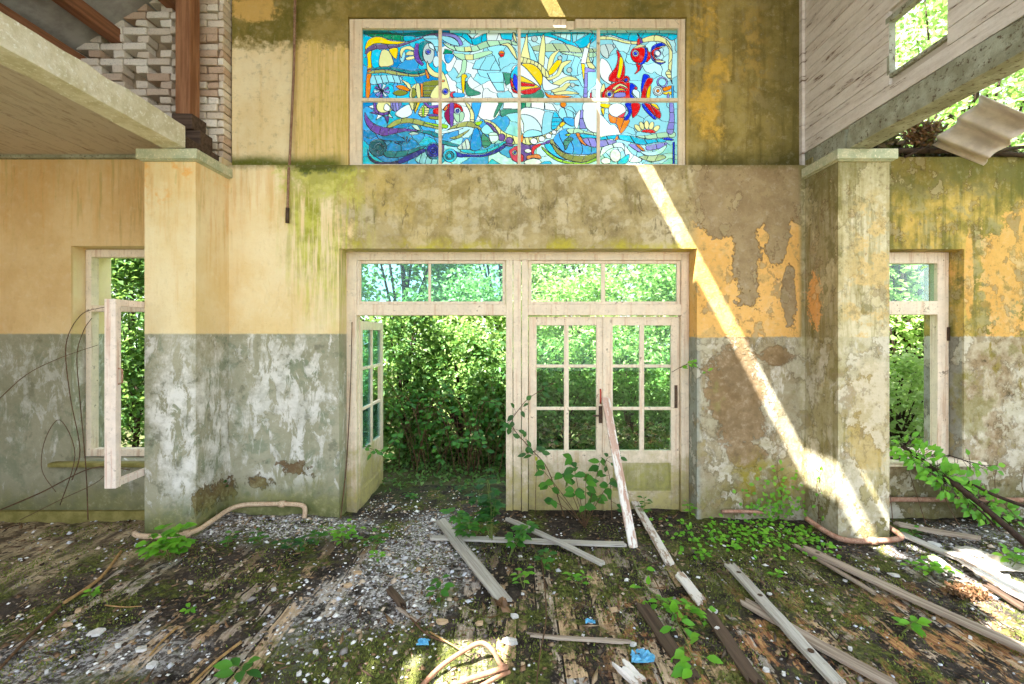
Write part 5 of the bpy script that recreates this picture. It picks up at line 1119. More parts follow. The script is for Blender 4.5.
# brown clump of dead leaves caught under the sheet
def leaf_heap(name, centre, r, n, mat, label, cat, size=.05, squash=.6):
    m = MB()
    for k in range(n):
        d = Vector(RNG.normal(size=3)); d.normalize(); p = Vector(centre)+Vector((d.x*r[0], d.y*r[1], d.z*r[2]))*float(RNG.random()**.4); m.leaf(p, RNG.normal(size=3), RNG.normal(size=3), size*float(RNG.uniform(.6, 1.3)), size*.6, .4, .3)
    o = m.build(name, M[mat]); tag(o, label, cat); return o
M['dead_leaf'] = leaf_mat('dead_leaves', [(104, 74, 52), (130, 92, 62), (80, 58, 42), (150, 112, 80)], .1)
leaf_heap('dead_leaf_clump', W(922, 134, 4.6), (.20, .12, .14), 500, 'dead_leaf', 'brown clump of dead leaves beneath the corrugated sheet', 'leaves')
leaf_heap('dead_leaf_clump', G(968, 592, .03), (.13, .10, .03), 420, 'dead_leaf', 'reddish brown needles heaped on the sunlit boards', 'leaves', .03)
leaf_heap('dead_leaf_clump', G(502, 609, .03), (.03, .05, .03), 8, 'dead_leaf', 'two or three curled dead leaves by the tip of the wide board', 'leaves', .09)
M['dark_litter'] = leaf_mat('roof_litter', [(62, 50, 40), (88, 70, 54), (46, 38, 32), (112, 92, 70), (70, 78, 40)], .1)
leaf_heap('roof_debris', (3.68, 4.74, 3.66), (.36, .17, .20), 1200, 'dark_litter', 'dark heap of roof litter on the wall beside the right pier', 'debris', .07)
leaf_heap('roof_debris', (4.6, 4.76, 3.62), (.75, .16, .13), 1600, 'dark_litter', 'dark ridge of roof litter along the right wall under the roofing sheet', 'debris', .07)
# scraps
def crumple(name, label, cat, c, r, mat, seed, flat=.35, n=14):
    rs = random.Random(seed); m = MB(); vs = []
    for i in range(n+1):
        for j in range(n+1):
            u, v = i/n-.5, j/n-.5; aa = math.atan2(v, u+1e-6); qq = .55+.9*float(vnoise(aa*1.3+seed*7, seed*3.1)); u *= qq; v *= qq; h = float(fbm(u*5+seed*3, v*5+seed, 3))-.45; vs.append((c[0]+r*2*u+r*.3*float(fbm(u*3+seed, v*3, 2)-.4), c[1]+r*2*v*.8+r*.3*float(fbm(u*3, v*3+seed, 2)-.4), c[2]+h*r*flat*4*(1-2*max(abs(u), abs(v)))+.01+h*.02))
    m.add(vs, [(i*(n+1)+j, (i+1)*(n+1)+j, (i+1)*(n+1)+j+1, i*(n+1)+j+1) for i in range(n) for j in range(n)]); o = m.build(name, M[mat]); s = o.modifiers.new('solid', 'SOLIDIFY'); s.thickness = .003; tag(o, label, cat); return o
crumple('plastic_scrap', 'crumpled blue plastic scrap at the front right of centre', 'scrap', G(641, 657, .01), .06, 'plastic_blue', 3)
crumple('plastic_scrap', 'small blue plastic scrap at the front left of centre', 'scrap', G(424, 643, .01), .035, 'plastic_blue', 5)
crumple('plastic_scrap', 'tiny pale blue scrap on the dark soil', 'scrap', G(590, 622, .01), .028, 'plastic_blue', 9)
crumple('plastic_sheet', 'rumpled pale plastic sheet lying in the rubble at the right', 'sheet', G(990, 562, .04), .17, 'tarp', 7, .35, 18)
# flat shards of fallen plaster, each its own piece
def shard(px, py, r, mat, label, group, seed):
    rs = random.Random(seed); c = G(px, py, .006); n = rs.randint(5, 8); top = []; a0 = rs.random()*6
    for k in range(n):
        a = a0+2*math.pi*k/n+rs.uniform(-.25, .25); q = r*rs.uniform(.65, 1.15); top.append((q*math.cos(a), q*.75*math.sin(a)))
    t = rs.uniform(.008, .016); tx, ty = rs.uniform(-.15, .15), rs.uniform(-.15, .15); m = MB(); vs = [(c.x+x*.92, c.y+y*.92, c.z+t+x*tx+y*ty) for x, y in top]+[(c.x+x, c.y+y, c.z-.004+x*tx+y*ty) for x, y in top]
    m.add(vs, [tuple(range(n)), tuple(range(2*n-1, n-1, -1))]+[(k, n+k, n+(k+1) % n, (k+1) % n) for k in range(n)]); o = m.build('plaster_shard', M[mat]); tag(o, label, 'plaster shard', group)
big = [(95, 633, .06, 'plaster_chip', 'largest white plaster shard in the left foreground'), (141, 650, .038, 'plaster_chip', 'white plaster shard with a rounded edge near the bottom left canes'), (152, 666, .035, 'plaster_chip', 'white plaster shard nearest the front edge at the left'), (190, 583, .02, 'plaster_chip', 'small white shard on the moss behind the left canes'), (68, 625, .03, 'ochre_chip', 'tan shard beside the largest white shard'), (78, 611, .025, 'ochre_chip', 'tan shard by the end of the straw cane'), (442, 622, .04, 'ochre_chip', 'cream lump beside the leafy sprout in front'), (515, 617, .03, 'plaster_chip', 'pale shard to the right of the wide board tip'), (614, 610, .035, 'ochre_chip', 'cream shard on the dark soil right of centre'), (510, 642, .045, 'plaster_chip', 'pale broken tile piece by the thin slat'), (358, 573, .035, 'ochre_chip', 'ochre shard at the edge of the white rubble'), (348, 586, .03, 'ochre_chip', 'second ochre shard by the white rubble'), (744, 497, .03, 'plaster_chip', 'pale shard in the ivy below the right wall'), (895, 575, .05, 'plaster_chip', 'grey shard in the shade beside the right pier'), (935, 545, .06, 'plaster_chip', 'broad grey shard in the rubble under the right window'), (1004, 577, .06, 'plaster_chip', 'white shard in the sun at the right edge'), (713, 612, .035, 'plaster_chip', 'white shard right of the creeping bramble'), (480, 624, .03, 'ochre_chip', 'tan shard left of the wide board tip')]
for k, (a, b, r, mt, lb) in enumerate(big): shard(a, b, r, mt, lb, None, 100+k)
rs = random.Random(5)
for k in range(40):
    px, py = rs.uniform(10, 1010), rs.uniform(545, 680); shard(px, py, rs.uniform(.010, .024), rs.choice(['plaster_chip', 'plaster_chip', 'plaster_chip', 'ochre_chip']), 'small loose plaster shard lying on the mossy debris floor', 'small plaster shards scattered over the floor', 300+k)
# ------------------------------------------------------------------ crumbled rubble, litter and moss: beyond counting
def scatter(name, n, smin, smax, mat, label, dens, flat=.6, long=1.0, seed=1, lift=.0):
    rs = np.random.default_rng(seed); X_ = rs.uniform(-5.4, 5.6, n*6); Y_ = rs.uniform(2.1, 5.4, n*6); keep = (rs.random(n*6) < dens(X_, Y_)) & FREE(X_, Y_); X_, Y_ = X_[keep][:n], Y_[keep][:n]; n = len(X_)
    oc = np.array([(1, 0, 0), (-1, 0, 0), (0, 1, 0), (0, -1, 0), (0, 0, 1), (0, 0, -1)], float); F0 = np.array([(0, 2, 4), (2, 1, 4), (1, 3, 4), (3, 0, 4), (2, 0, 5), (1, 2, 5), (3, 1, 5), (0, 3, 5)])
    s = rs.uniform(smin, smax, n)*rs.uniform(.5, 1, n); V = oc[None]*rs.uniform(.6, 1.25, (n, 6, 1)); V[:, :, 2] *= flat; V[:, :, 0] *= long; V *= s[:, None, None]
    a = rs.uniform(0, 2*np.pi, n) if long < 2 else rs.normal(np.pi/2, .8, n); ca, sa = np.cos(a)[:, None], np.sin(a)[:, None]; tl = rs.normal(0, .25, n)[:, None]
    x = V[:, :, 0]*ca-V[:, :, 1]*sa; y = V[:, :, 0]*sa+V[:, :, 1]*ca; z = V[:, :, 2]+V[:, :, 0]*tl
    V = np.stack([x+X_[:, None], y+Y_[:, None], z+FH(X_, Y_)[:, None]+(s*flat*.35)[:, None]+lift], -1).reshape(-1, 3); F = (F0[None]+6*np.arange(n)[:, None, None]).reshape(-1, 3)
    o = np_mesh(name, V, F, M[mat]); tag(o, label, 'rubble', None, 'stuff')
FREE = lambda x, y: ((y < 4.50) | ((np.abs(x) < 1.62) & ((y < 4.70) | (x < -.17)))) & ~((np.abs(x) > 2.83) & (np.abs(x) < 3.39) & (y > 4.03))
E2 = lambda X_, Y_, cx, cy, rx, ry: np.exp(-((X_-cx)/rx)**2-((Y_-cy)/ry)**2)
def d_white(X_, Y_): return np.clip(.055+.9*E2(X_, Y_, -2.3, 4.3, .8, .3)+1.0*E2(X_, Y_, -.8, 3.7, .4, .8)+.5*E2(X_, Y_, -1.3, 3.0, .4, .5)+.7*E2(X_, Y_, -1.6, 4.7, .3, .4)+.5*E2(X_, Y_, 4.2, 3.7, 1, .6)+.25*E2(X_, Y_, -2.5, 2.6, 1, .4), 0, 1)*(.3+fbm(X_*3, Y_*3, 3))
def d_all(X_, Y_): return np.clip(fbm(X_*2.2+9, Y_*2.2, 4)*1.2-.15, 0, 1)
scatter('rubble', 9000, .006, .018, 'chip', 'pale crumbled plaster rubble strewn over the floor', d_white, seed=2)
scatter('rubble', 900, .016, .036, 'chip', 'coarser pale plaster rubble lumps strewn over the floor', d_white, .55, seed=3)
scatter('leaf_litter', 7000, .008, .024, 'litter', 'brown leaf litter and wood splinters over the floor', d_all, .25, 1.5, seed=4)
scatter('wood_splinters', 1200, .006, .016, 'litter', 'dark wood splinters and twigs scattered on the floor', d_all, .5, 6.0, seed=6)
M['moss'] = leaf_mat('moss_tuft', [(112, 120, 54), (84, 94, 40), (138, 144, 70), (96, 106, 46)], .2, .9)
def moss(n, seed):
    rs = np.random.default_rng(seed); X_ = rs.uniform(-4.5, 5, n*5); Y_ = rs.uniform(2.1, 4.4, n*5); d = np.clip((fbm(X_*2.6+70, Y_*2.6+30, 4)-.43)*6, 0, 1)*(1-d_white(X_, Y_)*.8)+.7*E2(X_, Y_, 1.8, 3.5, .8, .7)+.8*E2(X_, Y_, -.8, 2.5, .7, .2)
    k = (rs.random(n*5) < d) & FREE(X_, Y_); X_, Y_ = X_[k][:n], Y_[k][:n]; n = len(X_); a = rs.uniform(0, 6.28, n); L = rs.uniform(.006, .018, n); w = L*.4; Z = FH(X_, Y_)
    b = np.stack([X_, Y_, Z-.002], -1); sd = np.stack([np.cos(a), np.sin(a), 0*a], -1)*w[:, None]; tp = b+np.stack([-np.sin(a)*L*.7, np.cos(a)*L*.7, L], -1)
    V = np.stack([b-sd, b+sd, tp], 1).reshape(-1, 3); o = np_mesh('moss', V, np.arange(3*n).reshape(-1, 3), M['moss']); tag(o, 'green moss carpet growing over the debris floor', 'moss', None, 'stuff')
moss(40000, 8)
SKY = 1.0; SUN = 12.5; EXPO = 1.5
# ------------------------------------------------------------------ seedlings and creepers inside
def seedling(px, py, h, spread, n, leaf, lsize, label, cat='seedling', name='seedling', group=None, base=None, trifol=False, seed=0, lean=(0, 0)):
    rs = random.Random(seed*13+int(px)); b = Vector(base) if base is not None else G(px, py, -.01); root = empty(name, b, label, cat, group); st = MB(); lv = MB(); k = max(1, n//5)
    for s in range(k):
        a = rs.uniform(0, 6.28); tip = b+Vector((math.cos(a)*spread*rs.uniform(.2, .7)+lean[0], math.sin(a)*spread*rs.uniform(.2, .6)+lean[1], h*rs.uniform(.65, 1.05))); mid = (b+tip)/2+Vector((rs.uniform(-.02, .02), rs.uniform(-.02, .02), h*.12)); c = bend([b, mid, tip], 4); st.tube(c, [.004-.0025*i/(len(c)-1) for i in range(len(c))], 5)
        m = max(2, round(n/k))
        for i in range(m):
            u = .35+.65*(i+1)/m; p = c[min(len(c)-1, int(u*(len(c)-1)))]; az = a+i*2.4+rs.uniform(-.4, .4); d = Vector((math.cos(az), math.sin(az)*.8-.15, rs.uniform(.0, .45))); pe = p+d*lsize*.35; st.tube([p, pe], .0016, 4)
            for q in ((-.8, 0, .8) if trifol else (0,)):
                d2 = Matrix.Rotation(q, 3, 'Z') @ d; lv.leaf(pe, d2, (rs.uniform(-.35, .35), rs.uniform(-.5, .1), 1), lsize*rs.uniform(.75, 1.15)*(.9 if q else 1), lsize*rs.uniform(.5, .7), .22, .25)
    o = st.build('stem', M['stem'], root, True); lv.build('leaves', M[leaf], root, True); return root
sd = [(170, 562, .17, .24, 20, 'leaf_bright', .085, 'bright green seedling before the left pier', True), (262, 545, .09, .2, 14, 'leaf_mid', .05, 'low green seedling just right of the left pier pipe', False), (300, 553, .11, .2, 16, 'leaf_dark', .055, 'dark green seedling in the rubble between pier and doorway', False), (318, 545, .1, .16, 12, 'leaf_mid', .055, 'green seedling beside the end of the cream pipe', False), (345, 548, .14, .22, 20, 'leaf_bright', .055, 'bright seedling in front of the open door leaf', False), (372, 552, .12, .18, 16, 'leaf_mid', .05, 'seedling in the rubble left of the wide board', False), (378, 563, .06, .1, 6, 'leaf_bright', .05, 'small bright sprout below the doorway rubble', False), (437, 606, .12, .08, 9, 'leaf_mid', .06, 'little upright sprout on the moss left of the wide board tip', False), (228, 548, .07, .15, 10, 'leaf_mid', .045, 'small seedling touching the cream pipe', False), (188, 615, .03, .05, 4, 'leaf_bright', .04, 'tiny sprout among the left foreground moss', False), (88, 603, .05, .08, 6, 'leaf_bright', .045, 'tiny sprout beside the straw cane', False), (234, 688, .07, .08, 5, 'leaf_mid', .08, 'rounded leaf pair at the bottom edge of the photo', False), (545, 575, .13, .10, 12, 'leaf_mid', .055, 'green sprout between the crossed boards', False), (524, 590, .1, .06, 8, 'leaf_bright', .05, 'small bright sprout below the narrow board', False), (580, 590, .10, .08, 10, 'leaf_bright', .045, 'upright bright sprout right of the narrow board', False), (700, 557, .07, .2, 10, 'leaf_bright', .045, 'low sprouts left of the ivy patch', False), (690, 520, .12, .08, 8, 'leaf_bright', .045, 'small sprout at the foot of the right door jamb', False), (640, 520, .16, .1, 9, 'leaf_mid', .05, 'thin sprout before the right door leaf', False), (900, 635, .07, .12, 8, 'leaf_bright', .06, 'bright sprout in the right foreground', False), (925, 575, .09, .3, 20, 'leaf_bright', .055, 'row of bright sprouts beside the long board', False), (1008, 572, .12, .14, 12, 'leaf_bright', .07, 'bright sprout by the plastic sheet', False), (770, 580, .05, .1, 7, 'leaf_bright', .04, 'sprout on the moss right of centre', False), (800, 545, .06, .1, 7, 'leaf_bright', .045, 'sprout at the near end of the thin slat', False), (345, 500, .12, .06, 6, 'leaf_yellow', .055, 'yellowing sprout at the foot of the left door jamb', False), (215, 515, .24, .08, 8, 'leaf_dark', .06, 'dark sprig growing against the side of the left pier', False), (912, 540, .08, .14, 8, 'leaf_mid', .05, 'sprouts among the grey rubble boards', False), (415, 498, .05, .2, 10, 'leaf_mid', .045, 'ground leaves on the path inside the doorway', False), (455, 493, .06, .25, 14, 'leaf_dark', .045, 'dark ground leaves on the doorway path', False)]
for k, (a, b_, h, s, n, lf, ls, lb, tf) in enumerate(sd): seedling(a, b_, h*1.5, s*1.15, int(n*1.4), lf, ls*1.15, lb, 'seedling', 'seedling', None, None, tf, k)
# taller dark plant beside the centre post
for k, (px, py, h, n, lb) in enumerate(((492, 548, .62, 34, 'leafy bramble rising beside the centre door post'), (470, 545, .36, 22, 'lower bramble left of the centre post'), (508, 560, .3, 18, 'bramble shoot over the narrow board'))): seedling(px, py, h, .3, n, 'leaf_mid' if k else 'leaf_dark', .085, lb, 'bramble', 'bramble', None, None, True, 40+k)
# sapling in front of the right doors
def sapling():
    b = W(585, 519, 4.40); b.z = float(FH(b.x, b.y)); root = empty('sapling', b, 'young broad leaved sapling growing in front of the closed doors', 'sapling'); st = MB(); lv = MB(); rs = random.Random(4)
    for (tx, ty, m) in ((536, 462, 5), (545, 482, 5), (572, 458, 6), (600, 462, 6), (586, 474, 7), (562, 474, 6), (610, 482, 5), (574, 490, 6), (598, 496, 5), (552, 500, 3), (584, 506, 3)):
        tip = W(tx, ty, 4.40+rs.uniform(-.15, .15)); b2 = b; c = bend([b2, (b2*.5+tip*.5)+Vector((0, 0, .03)), tip], 5); st.tube(c, [.004-.002*i/(len(c)-1) for i in range(len(c))], 6)
        for i in range(m):
            p = c[-1-(i//2)]; az = rs.uniform(0, 6.28); d = Vector((math.cos(az), math.sin(az)*.6-.35, rs.uniform(-.45, .25))); lv.leaf(p, d, (rs.uniform(-.3, .3), -.9, .8), rs.uniform(.08, .125), rs.uniform(.055, .08), .18, .3)
    st.build('stem', M['bark'], root, True); lv.build('leaves', M['leaf_mid'], root, True)
sapling()
def vine(name, label, path, r, leaves, leaf, lsize, seed, cat='vine', bark='bark', jitter=.05, face=(0, -1, .6)):
    rs = random.Random(seed); c = bend(path, 6); root = empty(name, c[0], label, cat); st = MB(); lv = MB(); st.tube(c, [r*(1-.6*i/(len(c)-1)) for i in range(len(c))], 6)
    for k in range(leaves):
        u = rs.uniform(.12, 1); i = min(len(c)-1, int(u*(len(c)-1))); p = c[i]; az = rs.uniform(0, 6.28); d = Vector((math.cos(az), -.4+rs.uniform(-.3, .3), math.sin(az)*.7)); q = p+d*rs.uniform(.3, 1)*jitter; st.tube([p, q], .0018, 4); lv.leaf(q, d, Vector(face)+Vector((rs.uniform(-.4, .4), rs.uniform(-.3, .3), rs.uniform(-.3, .3))), lsize*rs.uniform(.7, 1.2), lsize*rs.uniform(.45, .65), .2, .3)
    st.build('stem', M[bark], root, True); lv.build('leaves', M[leaf], root, True); return root
vine('climbing_vine', 'climbing vine with dark leaves crossing the centre door post', [W(566, 522, 4.62), W(548, 470, 4.68), W(530, 448, 4.68), W(512, 425, 4.66), W(520, 408, 4.66), W(532, 396, 4.66), W(556, 382, 4.68)], .006, 26, 'leaf_dark', .085, 3, jitter=.10)
vine('climbing_vine', 'small sprig climbing beside the leaning board', [W(612, 520, 4.5), W(610, 480, 4.62), W(606, 460, 4.66), W(620, 455, 4.62)], .004, 14, 'leaf_dark', .07, 5, jitter=.08)
vine('climbing_vine', 'thin bare vine stems drooping against the doors behind the sapling', [W(535, 520, 4.7), W(536, 480, 4.72), W(538, 452, 4.72)], .004, 3, 'leaf_yellow', .05, 6)
vine('vine_sprig', 'thin green sprig poking in at the right door jamb', [W(672, 372, 4.72), W(688, 364, 4.58), W(698, 368, 4.49), W(710, 373, 4.46)], .003, 12, 'leaf_bright', .05, 8, jitter=.04)
vine('vine_sprig', 'leafy shoot lying across the open door leaf', [W(352, 452, 4.9), W(364, 447, 4.95), W(378, 452, 5.0), W(386, 460, 5.0)], .004, 16, 'leaf_mid', .07, 9, jitter=.08)
vine('creeping_bramble', 'creeping bramble with bright leaves running to the front right of centre', [G(632, 556, .03), G(645, 585, .05), G(665, 602, .05), G(685, 612, .05), G(698, 606, .05)], .005, 46, 'leaf_bright', .07, 11, 'bramble', 'stem', .09, (0, -.3, 1))
vine('creeping_bramble', 'bright big leaved bramble shoot at the front edge', [G(672, 612, .03), G(682, 632, .06), G(690, 652, .07), G(698, 668, .05)], .005, 22, 'leaf_bright', .09, 12, 'bramble', 'stem', .08, (0, -.4, 1))
# ivy patch at the foot of the right wall
def ivy():
    rs = np.random.default_rng(21); root = empty('ivy', (2.3, 4.3, 0), 'ivy patch spreading over the floor and up the right wall beside the pier', 'ivy'); lv = MB(); st = MB()
    for k in range(600):
        t = rs.random()
        if t < .80:
            x = rs.normal(2.25, .42); y = rs.normal(4.18, .22)
            if x > 2.78 or x < 1.3 or y > 4.46 or y < 3.5: continue
            p = Vector((x, y, float(FH(x, y))+rs.uniform(.01, .05)+max(0, (y-4.2))*.25*rs.random())); up = (rs.normal(0, .3), -.4, 1)
        else:
            x = rs.normal(2.55, .2); z = abs(rs.normal(0, .2))
            if x > 2.84 or z > .55: continue
            p = Vector((x, 4.50-rs.random()*.04, z)); up = (rs.normal(0, .3), -1, .3)
        d = Vector((rs.normal(), rs.normal()*.6-.3, rs.normal()*.25)); lv.leaf(p, d, up, rs.uniform(.026, .05), rs.uniform(.024, .042), .15, .2)
    st.tube(bend([(x, y, float(FH(x, y))+.012) for x, y in ((1.5, 3.8), (1.75, 4.1), (2.0, 4.0), (2.25, 4.25), (2.45, 4.1), (2.6, 4.35), (2.55, 4.46))], 6), .004, 6)
    lv.build('leaves', M['leaf_bright'], root, True); st.build('stem', M['bark'], root, True)
ivy()
vine('ivy_shoot', 'ivy shoot climbing the sunlit wall beside the right pier', [(2.60, 4.50, .02), (2.62, 4.51, .2), (2.58, 4.515, .42), (2.60, 4.515, .6)], .003, 18, 'leaf_bright', .05, 14, 'ivy', 'bark', .05)
vine('ivy_shoot', 'ivy shoot climbing the sunlit side of the right pier', [(2.84, 4.30, -.02), (2.85, 4.30, .15), (2.85, 4.33, .32), (2.86, 4.31, .5)], .003, 14, 'leaf_bright', .045, 15, 'ivy', 'bark', .04)
# fallen branches with leaves at the right window
stick('branch', 'thick dark branch slanting from the right window to the right edge', 'branch', [W(902, 446, 4.62), W(935, 470, 4.4), W(975, 500, 4.1), W(1010, 530, 3.9), W(1050, 566, 3.7)], .02, .028, 'bark_dark', side=2)
stick('branch', 'second dark branch lower beside the thick one', 'branch', [W(962, 478, 4.35), W(992, 494, 4.2), W(1040, 512, 4.0)], .012, .016, 'bark_dark', side=1)
stick('branch', 'third thin dark branch across the sill of the right window', 'branch', [W(890, 458, 4.6), W(930, 466, 4.45), W(985, 515, 4.2), W(1018, 552, 4.0)], .010, .007, 'bark_dark', side=2)
for k, (pts, n, lb) in enumerate((([(895, 440), (915, 455), (935, 472), (948, 486)], 130, 'leafy green bough reaching in over the right window sill'), ([(925, 470), (950, 482), (970, 500), (985, 512)], 80, 'leafy green spray below the right window'), ([(965, 488), (985, 505), (1005, 520), (1030, 545)], 80, 'leafy green spray at the right edge beside the dark branch'), ([(948, 455), (970, 462), (985, 466)], 16, 'small leafy sprig on the wall right of the window'))):
    vine('leafy_bough', lb, [W(x, y, 4.42-.05*i) for i, (x, y) in enumerate(pts)], .006, n, 'leaf_bright', .078, 60+k, 'branch', 'bark_dark', .16)
for k in range(6): stick('dry_stem', 'thin dry stem standing against the wall below the right window', 'stem', [(3.55+k*.28, 4.3-.04*k, 0), (3.6+k*.26, 4.4, .25), (3.5+k*.3, 4.45, .5+.05*(k % 3))], .004, .002, 'bark', 'dry stems below the right window')

# ------------------------------------------------------------------ the overgrown garden outside
def foliage(n, clusters, spread, size, rs, up=.35):
    """n folded leaves gathered in clusters; returns vertex and face arrays"""
    k = rs.integers(0, len(clusters), n); c = clusters[k]+rs.normal(0, 1, (n, 3))*spread
    d = rs.normal(0, 1, (n, 3)); d[:, 2] = d[:, 2]*.5-.25; d /= np.linalg.norm(d, axis=1)[:, None]; u = rs.normal(0, 1, (n, 3))*.7; u[:, 2] += up+.6; u[:, 1] -= .5
    s = np.cross(d, u); s /= np.linalg.norm(s, axis=1)[:, None]+1e-9; nn = np.cross(s, d); L = size*rs.uniform(.6, 1.3, n)[:, None]; w = L*.34
    V = np.stack([c, c+d*L*.45+s*w+nn*w*.4, c+d*L-nn*L*.12, c+d*L*.45-s*w+nn*w*.4], 1).reshape(-1, 3); b = 4*np.arange(n)[:, None]
    F = np.concatenate([b+np.array([[0, 1, 2]]), b+np.array([[0, 2, 3]])], 1).reshape(-1, 3); return V, F
def plant(name, label, cat, x, y, h, rx, ry, n, size, mat, seed, z0=0.0, trunk=.05, ncl=60, low=.05, group=None, hollow=.35):
    rs = np.random.default_rng(seed); g = float(GH(np.array(x), np.array(y))) if y > 5.5 else 0; base = Vector((x, y, g)); root = empty(name, base, label, cat, group)
    a = rs.uniform(0, 2*np.pi, ncl); r = rs.uniform(hollow, 1, ncl)**.7; t = rs.random(ncl); zz = low*h+(1-low)*h*t; prof = np.sqrt(np.clip(1-((t-.42)/.62)**2, .05, 1))
    cl = np.stack([x+np.cos(a)*r*rx*prof, y+np.sin(a)*r*ry*prof, g+zz], 1)
    V, F = foliage(n, cl, np.array([rx, ry, h*.35])*.17, size, rs); V[:, 2] = np.maximum(V[:, 2], g-.05); np_mesh('foliage', V, F, M[mat], root)
    m = MB(); m.tube(bend([base-Vector((0, 0, .1)), base+Vector((rx*.08, 0, h*.3)), base+Vector((-rx*.05, 0, h*.75))], 5), [trunk*(1-.06*i) for i in range(11)], 7)
    for i in range(0, ncl, 4):
        p = Vector(cl[i]); s = base+Vector((0, 0, max(.05, (p.z-g)*.35))); m.tube([s, s.lerp(p, .55)+Vector((0, 0, .05)), p], [trunk*.4, trunk*.25, .006], 5)
    m.build('trunk', M['bark_dark'], root, True); return root
GL = [ # name, label, category, x, y, h, rx, ry, leaves, size, mat, low
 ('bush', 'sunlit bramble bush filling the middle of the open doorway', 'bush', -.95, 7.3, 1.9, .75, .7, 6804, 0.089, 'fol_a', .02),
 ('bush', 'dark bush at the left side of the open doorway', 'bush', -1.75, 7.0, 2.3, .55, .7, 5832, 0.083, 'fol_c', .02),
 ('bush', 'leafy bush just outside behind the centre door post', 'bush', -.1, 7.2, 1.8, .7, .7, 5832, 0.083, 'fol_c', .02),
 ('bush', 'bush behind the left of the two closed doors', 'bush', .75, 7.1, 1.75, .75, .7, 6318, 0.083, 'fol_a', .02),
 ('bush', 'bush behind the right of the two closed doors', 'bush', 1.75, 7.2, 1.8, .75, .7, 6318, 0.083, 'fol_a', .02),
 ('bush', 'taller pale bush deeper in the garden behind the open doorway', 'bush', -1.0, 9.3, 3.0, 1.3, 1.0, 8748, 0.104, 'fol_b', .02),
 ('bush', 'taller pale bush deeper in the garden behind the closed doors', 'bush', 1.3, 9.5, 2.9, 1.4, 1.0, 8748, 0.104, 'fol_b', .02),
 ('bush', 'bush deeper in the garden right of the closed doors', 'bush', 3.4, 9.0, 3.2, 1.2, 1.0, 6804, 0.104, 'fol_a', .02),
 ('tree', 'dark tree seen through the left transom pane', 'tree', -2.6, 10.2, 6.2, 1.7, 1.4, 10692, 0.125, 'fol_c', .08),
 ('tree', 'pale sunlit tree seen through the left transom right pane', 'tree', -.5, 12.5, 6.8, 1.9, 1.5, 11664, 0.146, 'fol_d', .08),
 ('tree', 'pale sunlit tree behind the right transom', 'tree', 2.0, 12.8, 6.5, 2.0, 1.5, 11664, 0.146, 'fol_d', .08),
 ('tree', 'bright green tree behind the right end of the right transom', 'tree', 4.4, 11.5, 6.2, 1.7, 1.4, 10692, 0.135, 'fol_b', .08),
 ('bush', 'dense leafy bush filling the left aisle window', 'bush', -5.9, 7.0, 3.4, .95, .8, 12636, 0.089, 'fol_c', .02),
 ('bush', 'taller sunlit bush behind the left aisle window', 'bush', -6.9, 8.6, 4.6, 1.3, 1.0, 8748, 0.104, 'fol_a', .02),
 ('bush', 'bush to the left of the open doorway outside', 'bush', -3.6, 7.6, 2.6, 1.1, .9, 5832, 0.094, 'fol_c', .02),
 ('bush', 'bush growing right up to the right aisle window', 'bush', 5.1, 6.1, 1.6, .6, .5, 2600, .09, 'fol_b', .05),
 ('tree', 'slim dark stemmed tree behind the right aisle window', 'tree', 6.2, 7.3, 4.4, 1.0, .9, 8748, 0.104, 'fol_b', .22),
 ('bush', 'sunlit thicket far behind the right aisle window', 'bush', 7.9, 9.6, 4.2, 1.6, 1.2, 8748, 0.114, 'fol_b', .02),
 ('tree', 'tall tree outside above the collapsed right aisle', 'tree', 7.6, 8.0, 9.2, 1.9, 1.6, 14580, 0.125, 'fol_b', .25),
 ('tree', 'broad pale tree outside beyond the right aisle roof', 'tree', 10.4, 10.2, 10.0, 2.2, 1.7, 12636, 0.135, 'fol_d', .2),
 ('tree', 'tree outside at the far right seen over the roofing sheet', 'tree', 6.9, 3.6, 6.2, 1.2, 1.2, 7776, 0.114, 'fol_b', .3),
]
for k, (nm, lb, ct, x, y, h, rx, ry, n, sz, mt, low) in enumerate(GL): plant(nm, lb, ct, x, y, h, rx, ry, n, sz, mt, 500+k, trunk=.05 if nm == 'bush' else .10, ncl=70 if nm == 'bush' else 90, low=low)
def thicket():
    rs = random.Random(9); base = Vector((-1.25, 6.35, -.12)); root = empty('bramble', base, 'tangle of bare brown bramble canes inside the open doorway shade', 'bramble'); st = MB(); lv = MB()
    for k in range(46):
        x = rs.uniform(-1.75, -.25); y = rs.uniform(6.1, 6.7); h = rs.uniform(.5, 1.5); a = rs.uniform(-.6, .6); c = bend([(x, y, -.14), (x+a*.4, y-.05, h*.6), (x+a, y-rs.uniform(0, .3), h*rs.uniform(.6, 1)), (x+a*1.6, y-rs.uniform(.1, .4), h*rs.uniform(.2, .7))], 4); st.tube(c, [.006-.0035*i/(len(c)-1) for i in range(len(c))], 5)
        for i in range(9):
            p = c[rs.randint(3, len(c)-1)]; lv.leaf(p, (rs.uniform(-1, 1), rs.uniform(-1, .3), rs.uniform(-.4, .3)), (rs.uniform(-.4, .4), -.7, 1), rs.uniform(.06, .11), rs.uniform(.045, .07), .2, .25)
    st.build('canes', M['bark'], root, True); lv.build('leaves', M['leaf_mid'], root, True)
thicket()
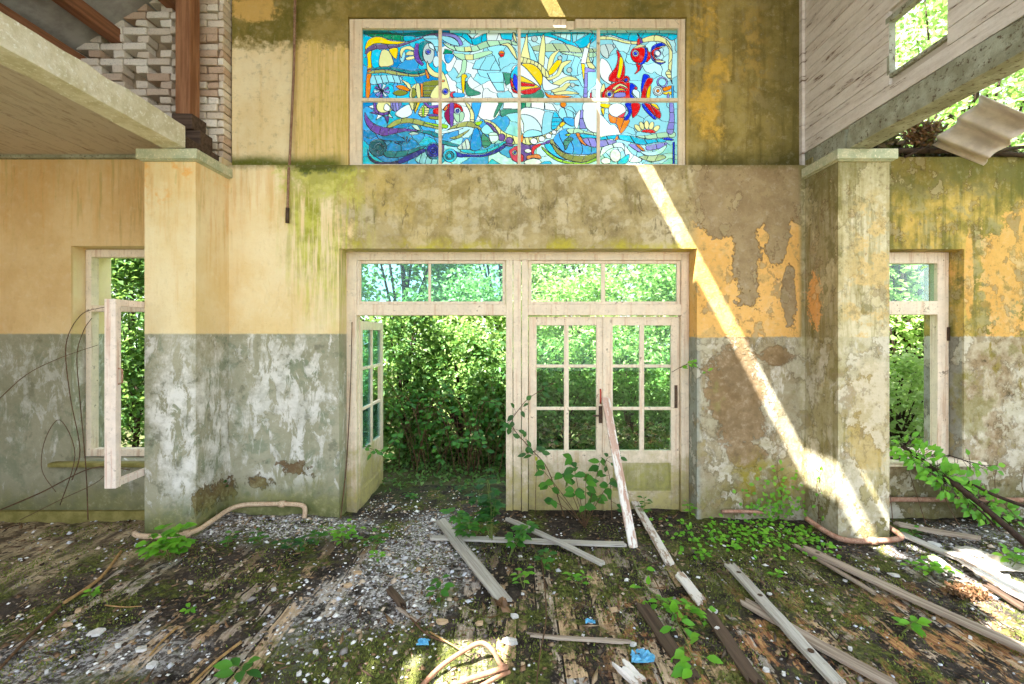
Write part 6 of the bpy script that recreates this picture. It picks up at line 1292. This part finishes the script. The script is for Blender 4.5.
# low ground cover along the path outside
def cover():
    rs = np.random.default_rng(77); n = 5200; x = rs.uniform(-2.2, 3.0, n); y = rs.uniform(5.3, 7.2, n); k = (rs.random(n) < np.clip((y-5.2)/1.2, .12, 1)*(.4+fbm(x*2, y*2, 3))); x, y = x[k], y[k]; z = np.where(y < 5.6, FH(x, y), GH(x, y))+rs.uniform(0, .12, len(x)); V, F = foliage(len(x), np.stack([x, y, z], 1), 0, .06, rs, .8)
    # foliage() picks clusters at random, which is just a shuffle of the same spots
    o = np_mesh('ground_cover', V, F, M['fol_c']); tag(o, 'low green ground cover along the garden path', 'ground cover', None, 'stuff')
cover()
# ------------------------------------------------------------------ light and camera
w = bpy.data.worlds.new('sky'); SC.world = w; w.use_nodes = True; nt = w.node_tree; nt.nodes.clear()
out = nt.nodes.new('ShaderNodeOutputWorld'); bg = nt.nodes.new('ShaderNodeBackground'); tc = nt.nodes.new('ShaderNodeTexCoord'); sp = nt.nodes.new('ShaderNodeSeparateXYZ'); rp = nt.nodes.new('ShaderNodeValToRGB')
nt.links.new(tc.outputs['Generated'], sp.inputs[0]); nt.links.new(sp.outputs[2], rp.inputs[0]); nt.links.new(rp.outputs[0], bg.inputs[0]); nt.links.new(bg.outputs[0], out.inputs[0])
e = rp.color_ramp.elements; e[0].position = 0.0; e[0].color = (.88, .94, 1.0, 1); e[1].position = .8; e[1].color = (.68, .83, 1.0, 1); bg.inputs[1].default_value = SKY
sun = bpy.data.lights.new('sun', 'SUN'); sun.energy = SUN; sun.angle = math.radians(.53); sun.color = (1, .975, .94)
so = bpy.data.objects.new('sun', sun); COL.objects.link(so); so.matrix_world = Vector((.534, .35, -1)).to_track_quat('-Z', 'Y').to_matrix().to_4x4()
cam = bpy.data.cameras.new('camera'); cam.sensor_width = 36; cam.lens = 36*FPX/1024; cam.shift_x = (512-VX)/1024; cam.shift_y = -(342-VY)/1024; cam.clip_start = .05; cam.clip_end = 200
co = bpy.data.objects.new('camera', cam); COL.objects.link(co); co.matrix_world = Matrix.Translation((0, 0, EYE)) @ Matrix.Rotation(math.pi/2, 4, 'X'); SC.camera = co
SC.view_settings.view_transform = 'Standard'; SC.view_settings.look = 'None'; SC.view_settings.gamma = 1; SC.view_settings.use_curve_mapping = False; SC.view_settings.exposure = EXPO
SC.cycles.max_bounces = 8; SC.cycles.diffuse_bounces = 5; SC.cycles.transparent_max_bounces = 12; SC.cycles.sample_clamp_indirect = 6; SC.cycles.use_denoising = True
